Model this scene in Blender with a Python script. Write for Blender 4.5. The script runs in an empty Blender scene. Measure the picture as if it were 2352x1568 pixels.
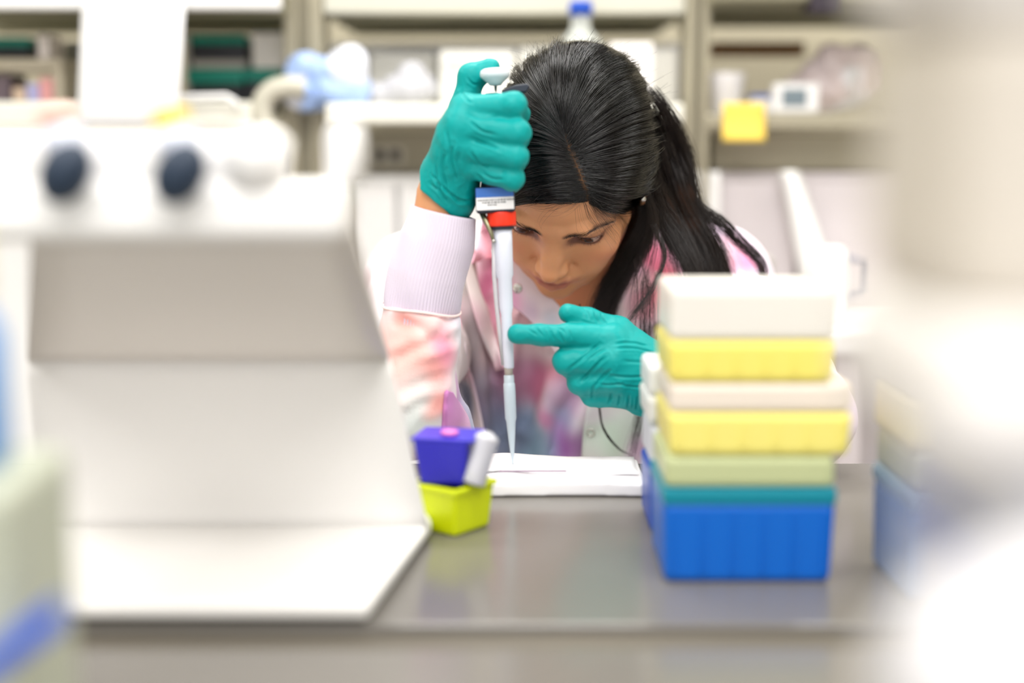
import bpy, bmesh, math, random
import numpy as np
from mathutils import Vector, Matrix
from mathutils.bvhtree import BVHTree

random.seed(7)
rng = np.random.default_rng(7)
sc = bpy.context.scene
COL = sc.collection
BZ = 0.900            # bench top height
CAMZ = BZ + 0.293
FPX = 50 / 36 * 2352
TH = math.atan(484 / FPX)

# ---------------------------------------------------------------- camera
cd = bpy.data.cameras.new('camera')
cam = bpy.data.objects.new('camera', cd)
COL.objects.link(cam)
cam.location = (0, 0, CAMZ)
cam.rotation_euler = (math.pi / 2 - TH, 0, 0)
cd.lens = 50
cd.sensor_width = 36
cd.clip_start = 0.02
cd.dof.use_dof = True
cd.dof.focus_distance = 1.255
cd.dof.aperture_fstop = 1.65
sc.camera = cam

# ---------------------------------------------------------------- world, lights, exposure
w = bpy.data.worlds.new('world')
sc.world = w
w.use_nodes = True
w.node_tree.nodes['Background'].inputs[0].default_value = (1.0, 0.985, 0.97, 1)
w.node_tree.nodes['Background'].inputs[1].default_value = 0.95
sc.view_settings.view_transform = 'Standard'
sc.view_settings.look = 'None'
sc.view_settings.gamma = 1
sc.view_settings.use_curve_mapping = False
sc.view_settings.exposure = 0.5


def area(name, loc, size, size_y, power, rot=(0, 0, 0), color=(1, 0.985, 0.96)):
    l = bpy.data.lights.new(name, 'AREA')
    l.shape = 'RECTANGLE'
    l.size = size
    l.size_y = size_y
    l.energy = power
    l.color = color
    o = bpy.data.objects.new(name, l)
    COL.objects.link(o)
    o.location = loc
    o.rotation_euler = rot
    return o


area('ceiling_and_fill_light', (0.0, 1.75, 2.60), 1.3, 0.35, 20)
area('ceiling_and_fill_light', (0.0, 0.35, 2.60), 1.6, 0.5, 20)
area('ceiling_and_fill_light', (-1.7, 1.4, 2.60), 0.5, 1.6, 16)
area('ceiling_and_fill_light', (1.8, 1.5, 2.60), 0.5, 1.6, 16)

area('ceiling_and_fill_light', (0.0, -0.75, 2.60), 1.6, 0.5, 24)  # added fill behind the camera, brightens surfaces that face it


# ---------------------------------------------------------------- helpers
def lin(c):
    c = c / 255
    return c / 12.92 if c <= 0.04045 else ((c + 0.055) / 1.055) ** 2.4


def rgb(r, g, b):
    return (lin(r), lin(g), lin(b), 1)


def mat(name, c, rough=0.5, metal=0, spec=0.5, trans=0, alpha=1, sss=0, noise=0, nscale=20, bump=0, bscale=200, coat=0, ior=1.45, sheen=0):
    m = bpy.data.materials.new(name)
    m.use_nodes = True
    nt = m.node_tree
    b = nt.nodes['Principled BSDF']
    b.inputs['Base Color'].default_value = c
    b.inputs['Roughness'].default_value = rough
    b.inputs['Metallic'].default_value = metal
    b.inputs['Specular IOR Level'].default_value = spec
    b.inputs['Transmission Weight'].default_value = trans
    b.inputs['Alpha'].default_value = alpha
    b.inputs['Coat Weight'].default_value = coat
    b.inputs['IOR'].default_value = ior
    b.inputs['Sheen Weight'].default_value = sheen
    if sss:
        b.inputs['Subsurface Weight'].default_value = sss
        b.inputs['Subsurface Radius'].default_value = (1.0, 0.35, 0.2)
        b.inputs['Subsurface Scale'].default_value = 0.004
    tc = nt.nodes.new('ShaderNodeTexCoord')
    if noise:
        n = nt.nodes.new('ShaderNodeTexNoise')
        n.inputs['Scale'].default_value = nscale
        n.inputs['Detail'].default_value = 4
        nt.links.new(tc.outputs['Object'], n.inputs['Vector'])
        mx = nt.nodes.new('ShaderNodeMix')
        mx.data_type = 'RGBA'
        mx.inputs[6].default_value = tuple(x * (1 - noise) for x in c[:3]) + (1,)
        mx.inputs[7].default_value = tuple(min(1, x * (1 + noise)) for x in c[:3]) + (1,)
        nt.links.new(n.outputs[0], mx.inputs[0])
        nt.links.new(mx.outputs[2], b.inputs['Base Color'])
    if bump:
        n = nt.nodes.new('ShaderNodeTexNoise')
        n.inputs['Scale'].default_value = bscale
        n.inputs['Detail'].default_value = 3
        nt.links.new(tc.outputs['Object'], n.inputs['Vector'])
        bp = nt.nodes.new('ShaderNodeBump')
        bp.inputs['Strength'].default_value = bump
        bp.inputs['Distance'].default_value = 0.001
        nt.links.new(n.outputs[0], bp.inputs['Height'])
        nt.links.new(bp.outputs[0], b.inputs['Normal'])
    return m


def attr_mat(m, attr='col'):
    nt = m.node_tree
    a = nt.nodes.new('ShaderNodeAttribute')
    a.attribute_name = attr
    nt.links.new(a.outputs['Color'], nt.nodes['Principled BSDF'].inputs['Base Color'])
    return m


CF = np.array([0, math.cos(TH), -math.sin(TH)])
CU = np.array([0, math.sin(TH), math.cos(TH)])
CP = np.array([0, 0, CAMZ])


def at(px, py, Y):
    """the world point on the vertical plane Y that the photograph shows at (px, py)"""
    d = np.array([1.0, 0, 0]) * (px - 1176) / FPX + CF + CU * (784 - py) / FPX
    return CP + d * (Y / d[1])


def onz(px, py, z):
    d = np.array([1.0, 0, 0]) * (px - 1176) / FPX + CF + CU * (784 - py) / FPX
    return CP + d * ((z - CAMZ) / d[2])


def ray(px, py):
    d = np.array([1.0, 0, 0]) * (px - 1176) / FPX + CF + CU * (784 - py) / FPX
    return d / np.linalg.norm(d)


def link(name, me, m=None, parent=None, smooth=False):
    o = bpy.data.objects.new(name, me)
    COL.objects.link(o)
    if m is not None:
        for mm in (m if isinstance(m, (list, tuple)) else [m]):
            me.materials.append(mm)
    if smooth:
        me.polygons.foreach_set('use_smooth', [True] * len(me.polygons))
    if parent is not None:
        o.parent = parent
        o.matrix_parent_inverse = parent.matrix_basis.inverted()
    return o


def tag(o, label=None, cat=None, group=None, kind=None):
    if label: o['label'] = label
    if cat: o['category'] = cat
    if group: o['group'] = group
    if kind: o['kind'] = kind
    return o


def thing(name, loc, label, cat, group=None, rz=0):
    o = bpy.data.objects.new(name, None)
    COL.objects.link(o)
    o.location = loc
    o.rotation_euler = (0, 0, rz)
    o.empty_display_size = 0.05
    return tag(o, label, cat, group)


class MB:
    """collects shapes into one mesh"""
    def __init__(s):
        s.bm = bmesh.new()

    def _mi(s, f0, mi):
        s.bm.faces.ensure_lookup_table()
        for f in s.bm.faces[f0:]:
            f.material_index = mi

    def box(s, lo, hi, bev=0, mi=0, rot=None, seg=2, taper=None):
        lo, hi = Vector(lo), Vector(hi)
        c = (lo + hi) / 2
        d = hi - lo
        tmp = bmesh.new()
        bmesh.ops.create_cube(tmp, size=1)
        for v in tmp.verts:
            tz = 1
            if taper:
                tz = taper[0] if v.co.z < 0 else taper[1]
            v.co = Vector((v.co.x * d.x * tz, v.co.y * d.y * tz, v.co.z * d.z))
        if bev:
            bmesh.ops.bevel(tmp, geom=tmp.edges[:], offset=bev, segments=seg, profile=0.5, affect='EDGES')
        M = Matrix.Translation(c)
        if rot is not None:
            M = M @ rot.to_4x4()
        bmesh.ops.transform(tmp, matrix=M, verts=tmp.verts)
        s._merge(tmp, mi)
        return s

    def _merge(s, tmp, mi, smooth=False):
        me = bpy.data.meshes.new('tmp')
        for f in tmp.faces:
            f.material_index = mi
            f.smooth = smooth
        tmp.to_mesh(me)
        tmp.free()
        s.bm.from_mesh(me)
        bpy.data.meshes.remove(me)

    def lathe(s, prof, base, axis=(0, 0, 1), n=32, mi=0, caps=True):
        """prof: list of (radius, height) along axis from base"""
        ax = Vector(axis).normalized()
        q = Vector((0, 0, 1)).rotation_difference(ax)
        base = Vector(base)
        tmp = bmesh.new()
        rings = []
        for r, h in prof:
            ring = []
            for i in range(n):
                a = 2 * math.pi * i / n
                p = q @ Vector((r * math.cos(a), r * math.sin(a), h)) + base
                ring.append(tmp.verts.new(p))
            rings.append(ring)
        for a, b in zip(rings, rings[1:]):
            for i in range(n):
                tmp.faces.new((a[i], a[(i + 1) % n], b[(i + 1) % n], b[i]))
        if caps:
            tmp.faces.new(rings[0][::-1])
            tmp.faces.new(rings[-1])
        bmesh.ops.recalc_face_normals(tmp, faces=tmp.faces)
        s._merge(tmp, mi, True)
        return s

    def tube(s, pts, r, n=10, mi=0):
        pts = [Vector(p) for p in pts]
        rs = r if isinstance(r, (list, tuple)) else [r] * len(pts)
        tmp = bmesh.new()
        rings = []
        up = None
        for i, p in enumerate(pts):
            t = (pts[min(i + 1, len(pts) - 1)] - pts[max(i - 1, 0)]).normalized()
            if up is None:
                up = t.orthogonal().normalized()
            up = (up - t * up.dot(t)).normalized()
            sd = t.cross(up)
            rings.append([tmp.verts.new(p + (up * math.cos(2 * math.pi * k / n) + sd * math.sin(2 * math.pi * k / n)) * rs[i]) for k in range(n)])
        for a, b in zip(rings, rings[1:]):
            for i in range(n):
                tmp.faces.new((a[i], a[(i + 1) % n], b[(i + 1) % n], b[i]))
        tmp.faces.new(rings[0][::-1])
        tmp.faces.new(rings[-1])
        bmesh.ops.recalc_face_normals(tmp, faces=tmp.faces)
        s._merge(tmp, mi, True)
        return s

    def prism(s, poly, vec, mi=0, bev=0):
        """poly: 3D points of a flat outline, extruded by vec"""
        tmp = bmesh.new()
        a = [tmp.verts.new(Vector(p)) for p in poly]
        b = [tmp.verts.new(Vector(p) + Vector(vec)) for p in poly]
        n = len(poly)
        tmp.faces.new(a)
        tmp.faces.new(b[::-1])
        for i in range(n):
            tmp.faces.new((a[i], b[i], b[(i + 1) % n], a[(i + 1) % n]))
        bmesh.ops.recalc_face_normals(tmp, faces=tmp.faces)
        if bev:
            bmesh.ops.bevel(tmp, geom=tmp.edges[:], offset=bev, segments=3, profile=0.5, affect='EDGES')
        s._merge(tmp, mi)
        return s

    def sphere(s, c, r, mi=0, sc=(1, 1, 1), rot=None, u=24, v=16):
        tmp = bmesh.new()
        bmesh.ops.create_uvsphere(tmp, u_segments=u, v_segments=v, radius=r)
        M = Matrix.Translation(Vector(c)) @ (rot.to_4x4() if rot is not None else Matrix()) @ Matrix.Diagonal((*sc, 1))
        bmesh.ops.transform(tmp, matrix=M, verts=tmp.verts)
        s._merge(tmp, mi, True)
        return s

    def sheet(s, grid, thick, mi=0):
        """grid of points [i][j] as a thickened curved sheet"""
        G = [[Vector(p) for p in row] for row in grid]
        ni, nj = len(G), len(G[0])
        tmp = bmesh.new()
        N = [[None] * nj for _ in range(ni)]
        for i in range(ni):
            for j in range(nj):
                du = G[min(i + 1, ni - 1)][j] - G[max(i - 1, 0)][j]
                dv = G[i][min(j + 1, nj - 1)] - G[i][max(j - 1, 0)]
                N[i][j] = du.cross(dv).normalized()
        a = [[tmp.verts.new(G[i][j] + N[i][j] * thick / 2) for j in range(nj)] for i in range(ni)]
        b = [[tmp.verts.new(G[i][j] - N[i][j] * thick / 2) for j in range(nj)] for i in range(ni)]
        for i in range(ni - 1):
            for j in range(nj - 1):
                tmp.faces.new((a[i][j], a[i + 1][j], a[i + 1][j + 1], a[i][j + 1]))
                tmp.faces.new((b[i][j], b[i][j + 1], b[i + 1][j + 1], b[i + 1][j]))
        for i in range(ni - 1):
            tmp.faces.new((a[i][0], b[i][0], b[i + 1][0], a[i + 1][0]))
            tmp.faces.new((a[i][-1], a[i + 1][-1], b[i + 1][-1], b[i][-1]))
        for j in range(nj - 1):
            tmp.faces.new((a[0][j], a[0][j + 1], b[0][j + 1], b[0][j]))
            tmp.faces.new((a[-1][j], b[-1][j], b[-1][j + 1], a[-1][j + 1]))
        bmesh.ops.recalc_face_normals(tmp, faces=tmp.faces)
        s._merge(tmp, mi, True)
        return s

    def build(s, name, m, parent=None, smooth=None):
        me = bpy.data.meshes.new(name)
        s.bm.to_mesh(me)
        s.bm.free()
        o = link(name, me, m, parent)
        if smooth:
            me.polygons.foreach_set('use_smooth', [True] * len(me.polygons))
        return o


def cr(pts, n):
    """Catmull-Rom resample of a polyline to n points (numpy, any dimension)"""
    P = np.array(pts, float)
    if len(P) == 2:
        t = np.linspace(0, 1, n)[:, None]
        return P[0] * (1 - t) + P[1] * t
    P = np.vstack([2 * P[0] - P[1], P, 2 * P[-1] - P[-2]])
    m = len(P) - 3
    u = np.linspace(0, m - 1e-9, n)
    i = u.astype(int)
    t = (u - i)[:, None]
    a, b, c, d = P[i], P[i + 1], P[i + 2], P[i + 3]
    return 0.5 * (2 * b + (c - a) * t + (2 * a - 5 * b + 4 * c - d) * t ** 2 + (3 * b - 3 * c + d - a) * t ** 3)


# ---------------------------------------------------------------- distance-field modelling of soft bodies
class Field:
    def __init__(s, lo, hi, h):
        s.lo = np.array(lo, float)
        s.h = h
        s.n = np.ceil((np.array(hi) - s.lo) / h).astype(int) + 1
        s.D = np.full(s.n, 1e3 * h, np.float32)

    def like(s):
        f = Field.__new__(Field)
        f.lo, f.h, f.n = s.lo, s.h, s.n
        f.D = np.full(s.n, 1e3 * s.h, np.float32)
        return f

    def sub(s, lo, hi):
        a = np.clip(np.floor((np.array(lo) - s.lo) / s.h).astype(int), 0, s.n)
        b = np.clip(np.ceil((np.array(hi) - s.lo) / s.h).astype(int) + 1, 0, s.n)
        if (b <= a).any():
            return None
        sl = tuple(slice(x, y) for x, y in zip(a, b))
        ax = [(s.lo[i] + s.h * np.arange(a[i], b[i])).astype(np.float32) for i in range(3)]
        return sl, ax[0][:, None, None], ax[1][None, :, None], ax[2][None, None, :]

    def put(s, sl, d, k, cut):
        a = s.D[sl]
        if cut:
            d = -d
            hh = np.maximum(k - np.abs(a - d), 0) / max(k, 1e-9)
            s.D[sl] = np.maximum(a, d) + hh * hh * k / 4
        else:
            hh = np.maximum(k - np.abs(a - d), 0) / max(k, 1e-9)
            s.D[sl] = np.minimum(a, d) - hh * hh * k / 4

    def cap(s, a, b, ra, rb=None, k=0.0, cut=False):
        rb = ra if rb is None else rb
        a = np.array(a, float)
        b = np.array(b, float)
        m = max(ra, rb) + k + 4 * s.h
        r = s.sub(np.minimum(a, b) - m, np.maximum(a, b) + m)
        if r is None: return
        sl, X, Y, Z = r
        v = b - a
        L2 = max(v @ v, 1e-12)
        t = np.clip(((X - a[0]) * v[0] + (Y - a[1]) * v[1] + (Z - a[2]) * v[2]) / L2, 0, 1)
        d = np.sqrt((X - a[0] - t * v[0]) ** 2 + (Y - a[1] - t * v[1]) ** 2 + (Z - a[2] - t * v[2]) ** 2) - (ra + (rb - ra) * t)
        s.put(sl, d.astype(np.float32), k, cut)

    def path(s, pts, rs, k=0.0, cut=False):
        for i in range(len(pts) - 1):
            s.cap(pts[i], pts[i + 1], rs[i], rs[i + 1], k if i == 0 else max(k * 0.5, 1e-9), cut)

    def ell(s, c, r, k=0.0, cut=False, R=None):
        c = np.array(c, float)
        r = np.array(r, float)
        m = r.max() + k + 4 * s.h if R is not None else r + k + 4 * s.h
        q = s.sub(c - m, c + m)
        if q is None: return
        sl, X, Y, Z = q
        X, Y, Z = X - c[0], Y - c[1], Z - c[2]
        if R is not None:
            X, Y, Z = (R[0][0] * X + R[1][0] * Y + R[2][0] * Z, R[0][1] * X + R[1][1] * Y + R[2][1] * Z, R[0][2] * X + R[1][2] * Y + R[2][2] * Z)
        k0 = np.sqrt((X / r[0]) ** 2 + (Y / r[1]) ** 2 + (Z / r[2]) ** 2)
        k1 = np.sqrt((X / r[0] ** 2) ** 2 + (Y / r[1] ** 2) ** 2 + (Z / r[2] ** 2) ** 2) + 1e-9
        s.put(sl, (k0 * (k0 - 1) / k1).astype(np.float32), k, cut)

    def half(s, p, n, k=0.0):
        """keep only the side of a plane that n points away from"""
        sl, X, Y, Z = s.sub(s.lo, s.lo + s.h * s.n)
        n = np.array(n, float)
        n /= np.linalg.norm(n)
        d = (X - p[0]) * n[0] + (Y - p[1]) * n[1] + (Z - p[2]) * n[2]
        s.put(sl, (-d).astype(np.float32), k, True)

    def mesh(s):
        D = s.D
        S = D < 0
        c = [S[i:S.shape[0] - 1 + i, j:S.shape[1] - 1 + j, k:S.shape[2] - 1 + k] for i in (0, 1) for j in (0, 1) for k in (0, 1)]
        allc = c[0].copy(); anyc = c[0].copy()
        for q in c[1:]:
            allc &= q
            anyc |= q
        act = anyc & ~allc
        I, J, K = np.nonzero(act)
        n = len(I)
        idx = np.full(act.shape, -1, np.int32)
        idx[I, J, K] = np.arange(n)
        pos = np.zeros((n, 3))
        cnt = np.zeros(n)
        for ax in range(3):
            o = [a for a in range(3) if a != ax]
            for u in (0, 1):
                for v in (0, 1):
                    p = [0, 0, 0]; p[o[0]] = u; p[o[1]] = v
                    q = list(p); q[ax] = 1
                    a = D[I + p[0], J + p[1], K + p[2]].astype(float)
                    b = D[I + q[0], J + q[1], K + q[2]].astype(float)
                    x = (a < 0) != (b < 0)
                    t = np.where(x, a / np.where(x, a - b, 1), 0)
                    for d in range(3):
                        pos[:, d] += x * (p[d] if d != ax else t)
                    cnt += x
        pos /= cnt[:, None]
        V = (pos + np.c_[I, J, K]) * s.h + s.lo
        Fs = []
        for ax in range(3):
            o1, o2 = (ax + 1) % 3, (ax + 2) % 3
            sa = [slice(None)] * 3; sb = [slice(None)] * 3
            sa[ax] = slice(0, -1); sb[ax] = slice(1, None)
            A, B = S[tuple(sa)], S[tuple(sb)]
            x = np.array(np.nonzero(A != B))
            ok = (x[o1] > 0) & (x[o2] > 0) & (x[o1] < act.shape[o1]) & (x[o2] < act.shape[o2])
            x = x[:, ok]
            fl = A[x[0], x[1], x[2]]
            def cell(d1, d2):
                y = x.copy(); y[o1] += d1; y[o2] += d2
                return idx[y[0], y[1], y[2]]
            q = np.stack([cell(-1, -1), cell(0, -1), cell(0, 0), cell(-1, 0)], 1)
            q[~fl] = q[~fl][:, ::-1]
            Fs.append(q)
        Fq = np.vstack(Fs)
        Fq = Fq[(Fq >= 0).all(1)]
        return V, Fq


def npmesh(name, V, Fq):
    me = bpy.data.meshes.new(name)
    V = np.asarray(V, np.float32)
    n = Fq.shape[1]
    me.vertices.add(len(V))
    me.vertices.foreach_set('co', V.ravel())
    me.loops.add(Fq.size)
    me.loops.foreach_set('vertex_index', Fq.ravel().astype(np.int32))
    me.polygons.add(len(Fq))
    me.polygons.foreach_set('loop_start', np.arange(0, Fq.size, n, dtype=np.int32))
    me.polygons.foreach_set('use_smooth', np.ones(len(Fq), bool))
    me.update(calc_edges=True)
    me.validate()
    return me


def vcol(me, C):
    C = np.asarray(C, np.float32)
    if C.shape[1] == 3:
        C = np.c_[C, np.ones(len(C), np.float32)]
    a = me.color_attributes.new('col', 'FLOAT_COLOR', 'POINT')
    a.data.foreach_set('color', C.ravel())


def relax(V, Fq, it=2, lam=0.5):
    e = np.vstack([Fq[:, [0, 1]], Fq[:, [1, 2]], Fq[:, [2, 3]], Fq[:, [3, 0]]])
    n = len(V)
    cnt = np.bincount(e[:, 0], minlength=n) + np.bincount(e[:, 1], minlength=n)
    for _ in range(it):
        S = np.zeros_like(V)
        for d in range(3):
            S[:, d] = np.bincount(e[:, 0], V[e[:, 1], d], n) + np.bincount(e[:, 1], V[e[:, 0], d], n)
        V = V + lam * (S / np.maximum(cnt, 1)[:, None] - V)
    return V


def vnoise(P, f, seed=0):
    """smooth value noise on points, -1..1"""
    r = np.random.default_rng(seed)
    T = r.uniform(-1, 1, (16, 16, 16))
    Q = np.asarray(P) * f + 100.3
    i = np.floor(Q).astype(int)
    t = Q - i
    t = t * t * (3 - 2 * t)
    out = 0
    for a in (0, 1):
        for b in (0, 1):
            for c in (0, 1):
                wgt = (t[:, 0] if a else 1 - t[:, 0]) * (t[:, 1] if b else 1 - t[:, 1]) * (t[:, 2] if c else 1 - t[:, 2])
                out = out + wgt * T[(i[:, 0] + a) % 16, (i[:, 1] + b) % 16, (i[:, 2] + c) % 16]
    return out


def vnormals(me):
    N = np.zeros(len(me.vertices) * 3, np.float32)
    me.vertices.foreach_get('normal', N)
    return N.reshape(-1, 3)


def strands_mesh(name, lst, nside=3):
    """lst: (points Nx3, radius array) -> one mesh of thin closed strands"""
    Vs, Fs, off = [], [], 0
    tri = np.arange(nside)
    for P, r in lst:
        n = len(P)
        T = np.gradient(P, axis=0)
        T /= np.linalg.norm(T, axis=1)[:, None] + 1e-12
        ref = np.array([0.31, 0.77, 0.55])
        A = np.cross(T, ref); A /= np.linalg.norm(A, axis=1)[:, None] + 1e-12
        B = np.cross(T, A)
        ang = 2 * np.pi * tri / nside
        V = P[:, None] + (A[:, None] * np.cos(ang)[None, :, None] + B[:, None] * np.sin(ang)[None, :, None]) * np.asarray(r)[:, None, None]
        Vs.append(V.reshape(-1, 3))
        i = np.arange(n - 1)[:, None] * nside
        j = tri[None, :]
        k = (tri[None, :] + 1) % nside
        Fs.append((np.stack([i + j, i + k, i + nside + k, i + nside + j], -1).reshape(-1, 4)) + off)
        off += n * nside
    return npmesh(name, np.vstack(Vs), np.vstack(Fs))


def sm(x, a, b):
    t = np.clip((x - a) / (b - a), 0, 1)
    return t * t * (3 - 2 * t)


def segd(P, pts):
    best = np.full(len(P), 1e9)
    for a, b in zip(pts, pts[1:]):
        a = np.array(a, float); b = np.array(b, float)
        v = b - a
        t = np.clip(((P - a) @ v) / (v @ v), 0, 1)
        best = np.minimum(best, np.linalg.norm(P - a - t[:, None] * v, axis=1))
    return best


def blend(C, w, c, s=1.0):
    w = np.clip(w * s, 0, 1)[:, None]
    return C * (1 - w) + np.array(rgb(*c)[:3]) * w




def crease(V, N, lines, bv, ridge=0.5):
    for pts, dep, wd in lines:
        W3 = []
        for x, y in cr(pts, 14):
            h = bv.ray_cast(Vector(CP), Vector(ray(x, y)))
            if h[0] is not None: W3.append(np.array(h[0]))
        if len(W3) < 3: continue
        W3 = np.array(W3)
        lo, hi = W3.min(0) - 4 * wd, W3.max(0) + 4 * wd
        m_ = ((V > lo) & (V < hi)).all(1)
        d = segd(V[m_] * 1000, list(W3 * 1000)) / 1000
        # fade toward the ends
        e = np.minimum(np.linalg.norm(V[m_] - W3[0], axis=1), np.linalg.norm(V[m_] - W3[-1], axis=1))
        fade = sm(e, 0, 0.006)
        V[m_] += N[m_] * ((-1.5 * dep * np.exp(-(d / wd) ** 2) + ridge * dep * np.exp(-((d - 1.9 * wd) / wd) ** 2)) * fade)[:, None]
    return V




# ================================================================ ROOM
m_wall = mat('painted_wall', rgb(196, 188, 166), rough=0.8, noise=0.02, nscale=3)
m_floor = mat('vinyl_floor', rgb(170, 168, 160), rough=0.4, noise=0.08, nscale=30)
m_ceil = mat('ceiling_tile', rgb(235, 235, 230), rough=0.9)
for nm, lo, hi, m in (('floor', (-3, -1.2, -0.06), (3, 2.75, 0), m_floor), ('ceiling', (-3, -1.2, 2.75), (3, 2.75, 2.81), m_ceil),
                      ('wall_back', (-3, 2.62, 0), (3, 2.75, 2.75), m_wall), ('wall_left', (-3.1, -1.2, 0), (-3, 2.75, 2.75), m_wall), ('wall_right', (3, -1.2, 0), (3.1, 2.75, 2.75), m_wall)):
    tag(MB().box(lo, hi).build(nm, m), kind='structure')

m_cream = mat('cream_laminate', rgb(240, 238, 226), rough=0.45)
m_post = mat('painted_steel_beige', rgb(164, 157, 136), rough=0.5, noise=0.02)
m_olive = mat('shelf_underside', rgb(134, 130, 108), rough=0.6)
m_white = mat('white_enamel', rgb(246, 245, 244), rough=0.35)
m_lilac = mat('pale_grey_enamel', rgb(214, 206, 208), rough=0.4)
m_dark = mat('dark_plastic', rgb(38, 40, 48), rough=0.4)
m_teal = mat('teal_plastic', rgb(0, 130, 112), rough=0.45)
m_outlet = mat('outlet_black', rgb(20, 20, 24), rough=0.4)


def pxbox(px0, py0, px1, py1, Y, depth, name=None, m=None, parent=None, bev=0.003, taper=None, z0=None, z1=None):
    """a box whose front face spans the given outline at distance Y"""
    a, b_ = at(px0, py1, Y), at(px1, py0, Y)
    lo = [min(a[0], b_[0]), Y, a[2] if z0 is None else z0]
    hi = [max(a[0], b_[0]), Y + depth, b_[2] if z1 is None else z1]
    b = MB().box(lo, hi, bev, taper=taper)
    return b.build(name, m, parent) if name else b


def zat(py, Y): return float(at(1176, py, Y)[2])


# --- the shelving behind: posts, raceway, boards
posts = []
for (x0, x1, nm) in ((655, 745, 'wide beige steel post with a groove, left of the pipetting hand'), (1573, 1628, 'narrow beige steel post between the white board and the sticky note')):
    t = thing('shelf_post', (at((x0 + x1) / 2, 400, 2.12)[0], 2.15, 0), nm, 'post')
    a, b_ = at(x0, 300, 2.10)[0], at(x1, 300, 2.10)[0]
    wd = (b_ - a)
    b = MB()
    b.box((a, 2.12, 0), (b_, 2.18, 2.5), 0.003)
    b.box((a, 2.10, 0), (a + wd * 0.36, 2.121, 2.5), 0.003)
    b.box((b_ - wd * 0.36, 2.10, 0), (b_, 2.121, 2.5), 0.003)
    b.build('upright', m_post, t)
    MB().box((a - 0.004, 2.09, 0), (b_ + 0.004, 2.19, 0.02), 0.002).build('foot', m_post, t)
    posts.append(t)


def shelf(name, x0, x1, py0, py1, Y, depth, label, m=m_cream, ribs=0, group=None):
    a, b_ = at(x0, 300, Y)[0], at(x1, 300, Y)[0]
    z0, z1 = zat(py1, Y), zat(py0, Y)
    t = thing(name, ((a + b_) / 2, Y, z0), label, 'shelf', group)
    MB().box((a, Y, z0), (b_, Y + 0.02, z1), 0.004).build('front_edge', m, t)
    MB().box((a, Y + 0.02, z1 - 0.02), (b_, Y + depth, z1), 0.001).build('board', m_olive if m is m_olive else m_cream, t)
    if ribs:
        for k in range(ribs):
            y = Y + 0.04 + k * (depth - 0.06) / max(ribs - 1, 1)
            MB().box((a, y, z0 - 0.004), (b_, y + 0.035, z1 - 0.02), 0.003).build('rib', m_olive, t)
    return t, z1


shelf('shelf', 748, 1570, 238, 284, 1.99, 0.48, 'long cream shelf behind the head, carrying the blue bottle and white boxes')
shelf('shelf', -260, 578, 233, 290, 2.02, 0.45, 'cream shelf on the left below the hanging paper sheet')
shelf('shelf', 1630, 2300, 262, 296, 2.08, 0.40, 'beige shelf on the right carrying the small white timer', m=m_post)
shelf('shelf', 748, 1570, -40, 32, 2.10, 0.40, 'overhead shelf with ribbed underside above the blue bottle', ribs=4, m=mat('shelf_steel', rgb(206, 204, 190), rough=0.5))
shelf('shelf', -260, 650, -60, 22, 2.00, 0.45, 'overhead white shelf above the green and black boxes', ribs=2, m=m_white)
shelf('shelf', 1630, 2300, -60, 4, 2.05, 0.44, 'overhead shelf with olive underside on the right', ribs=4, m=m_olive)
# backing panels on the wall of each bay
tag(pxbox(748, 100, 1570, 236, 2.33, 0.02, 'back_panel', m_white, bev=0), 'long white panel standing behind the boxes on the mid shelf', 'panel')
tag(pxbox(1636, 96, 1850, 128, 2.40, 0.05, 'wood_rail', mat('brown_wood', rgb(122, 84, 40), rough=0.6, noise=0.15)), 'short brown wooden rail under the right overhead shelf', 'rail')
# wiring raceway with sockets
t = thing('wiring_duct', (at(1300, 350, 2.2)[0], 2.2, zat(395, 2.2)), 'long beige wiring duct with black sockets running under the shelves', 'duct')
pxbox(748, 302, 1573, 396, 2.20, 0.10, 'duct_body', m_post, t)
pxbox(1634, 306, 2300, 392, 2.16, 0.10, 'duct_body', m_post, t)
so = pxbox(850, 335, 930, 378, 2.197, 0.004, 'socket_plate', mat('socket_plate', rgb(190, 184, 168), rough=0.4), t, bev=0.0008)
for x in (873, 908):
    b = MB()
    b.lathe([(0.0002, 0), (0.0085, 0.0003), (0.0085, 0.0012), (0.0002, 0.0014)], at(x, 356, 2.1970), (0, -1, 0), 20)
    b.build('socket', m_outlet, so)


# --- white cabinets below
def cabinet(px0, px1, py0, Y, depth, label, m, seams, group=None):
    a, b_ = at(px0, 400, Y)[0], at(px1, 400, Y)[0]
    z1 = zat(py0, Y)
    t = thing('cabinet', ((a + b_) / 2, Y + depth / 2, 0), label, 'cabinet', group)
    MB().box((a, Y, 0.08), (b_, Y + depth, z1), 0.006).build('body', m, t)
    MB().box((a + 0.02, Y + 0.04, 0), (b_ - 0.02, Y + depth, 0.08)).build('plinth', m_dark, t)
    xs = [a] + [at(s, 400, Y)[0] for s in seams] + [b_]
    for u, v in zip(xs, xs[1:]):
        d = MB().box((u + 0.003, Y - 0.018, 0.10), (v - 0.003, Y - 0.001, z1 - 0.012), 0.004).build('door', m, t)
        MB().tube([(v - 0.03, Y - 0.018, z1 - 0.62), (v - 0.03, Y - 0.04, z1 - 0.61), (v - 0.03, Y - 0.04, z1 - 0.48), (v - 0.03, Y - 0.018, z1 - 0.47)], 0.005, 8).build('handle', m_steel0, d)
    return t


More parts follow.
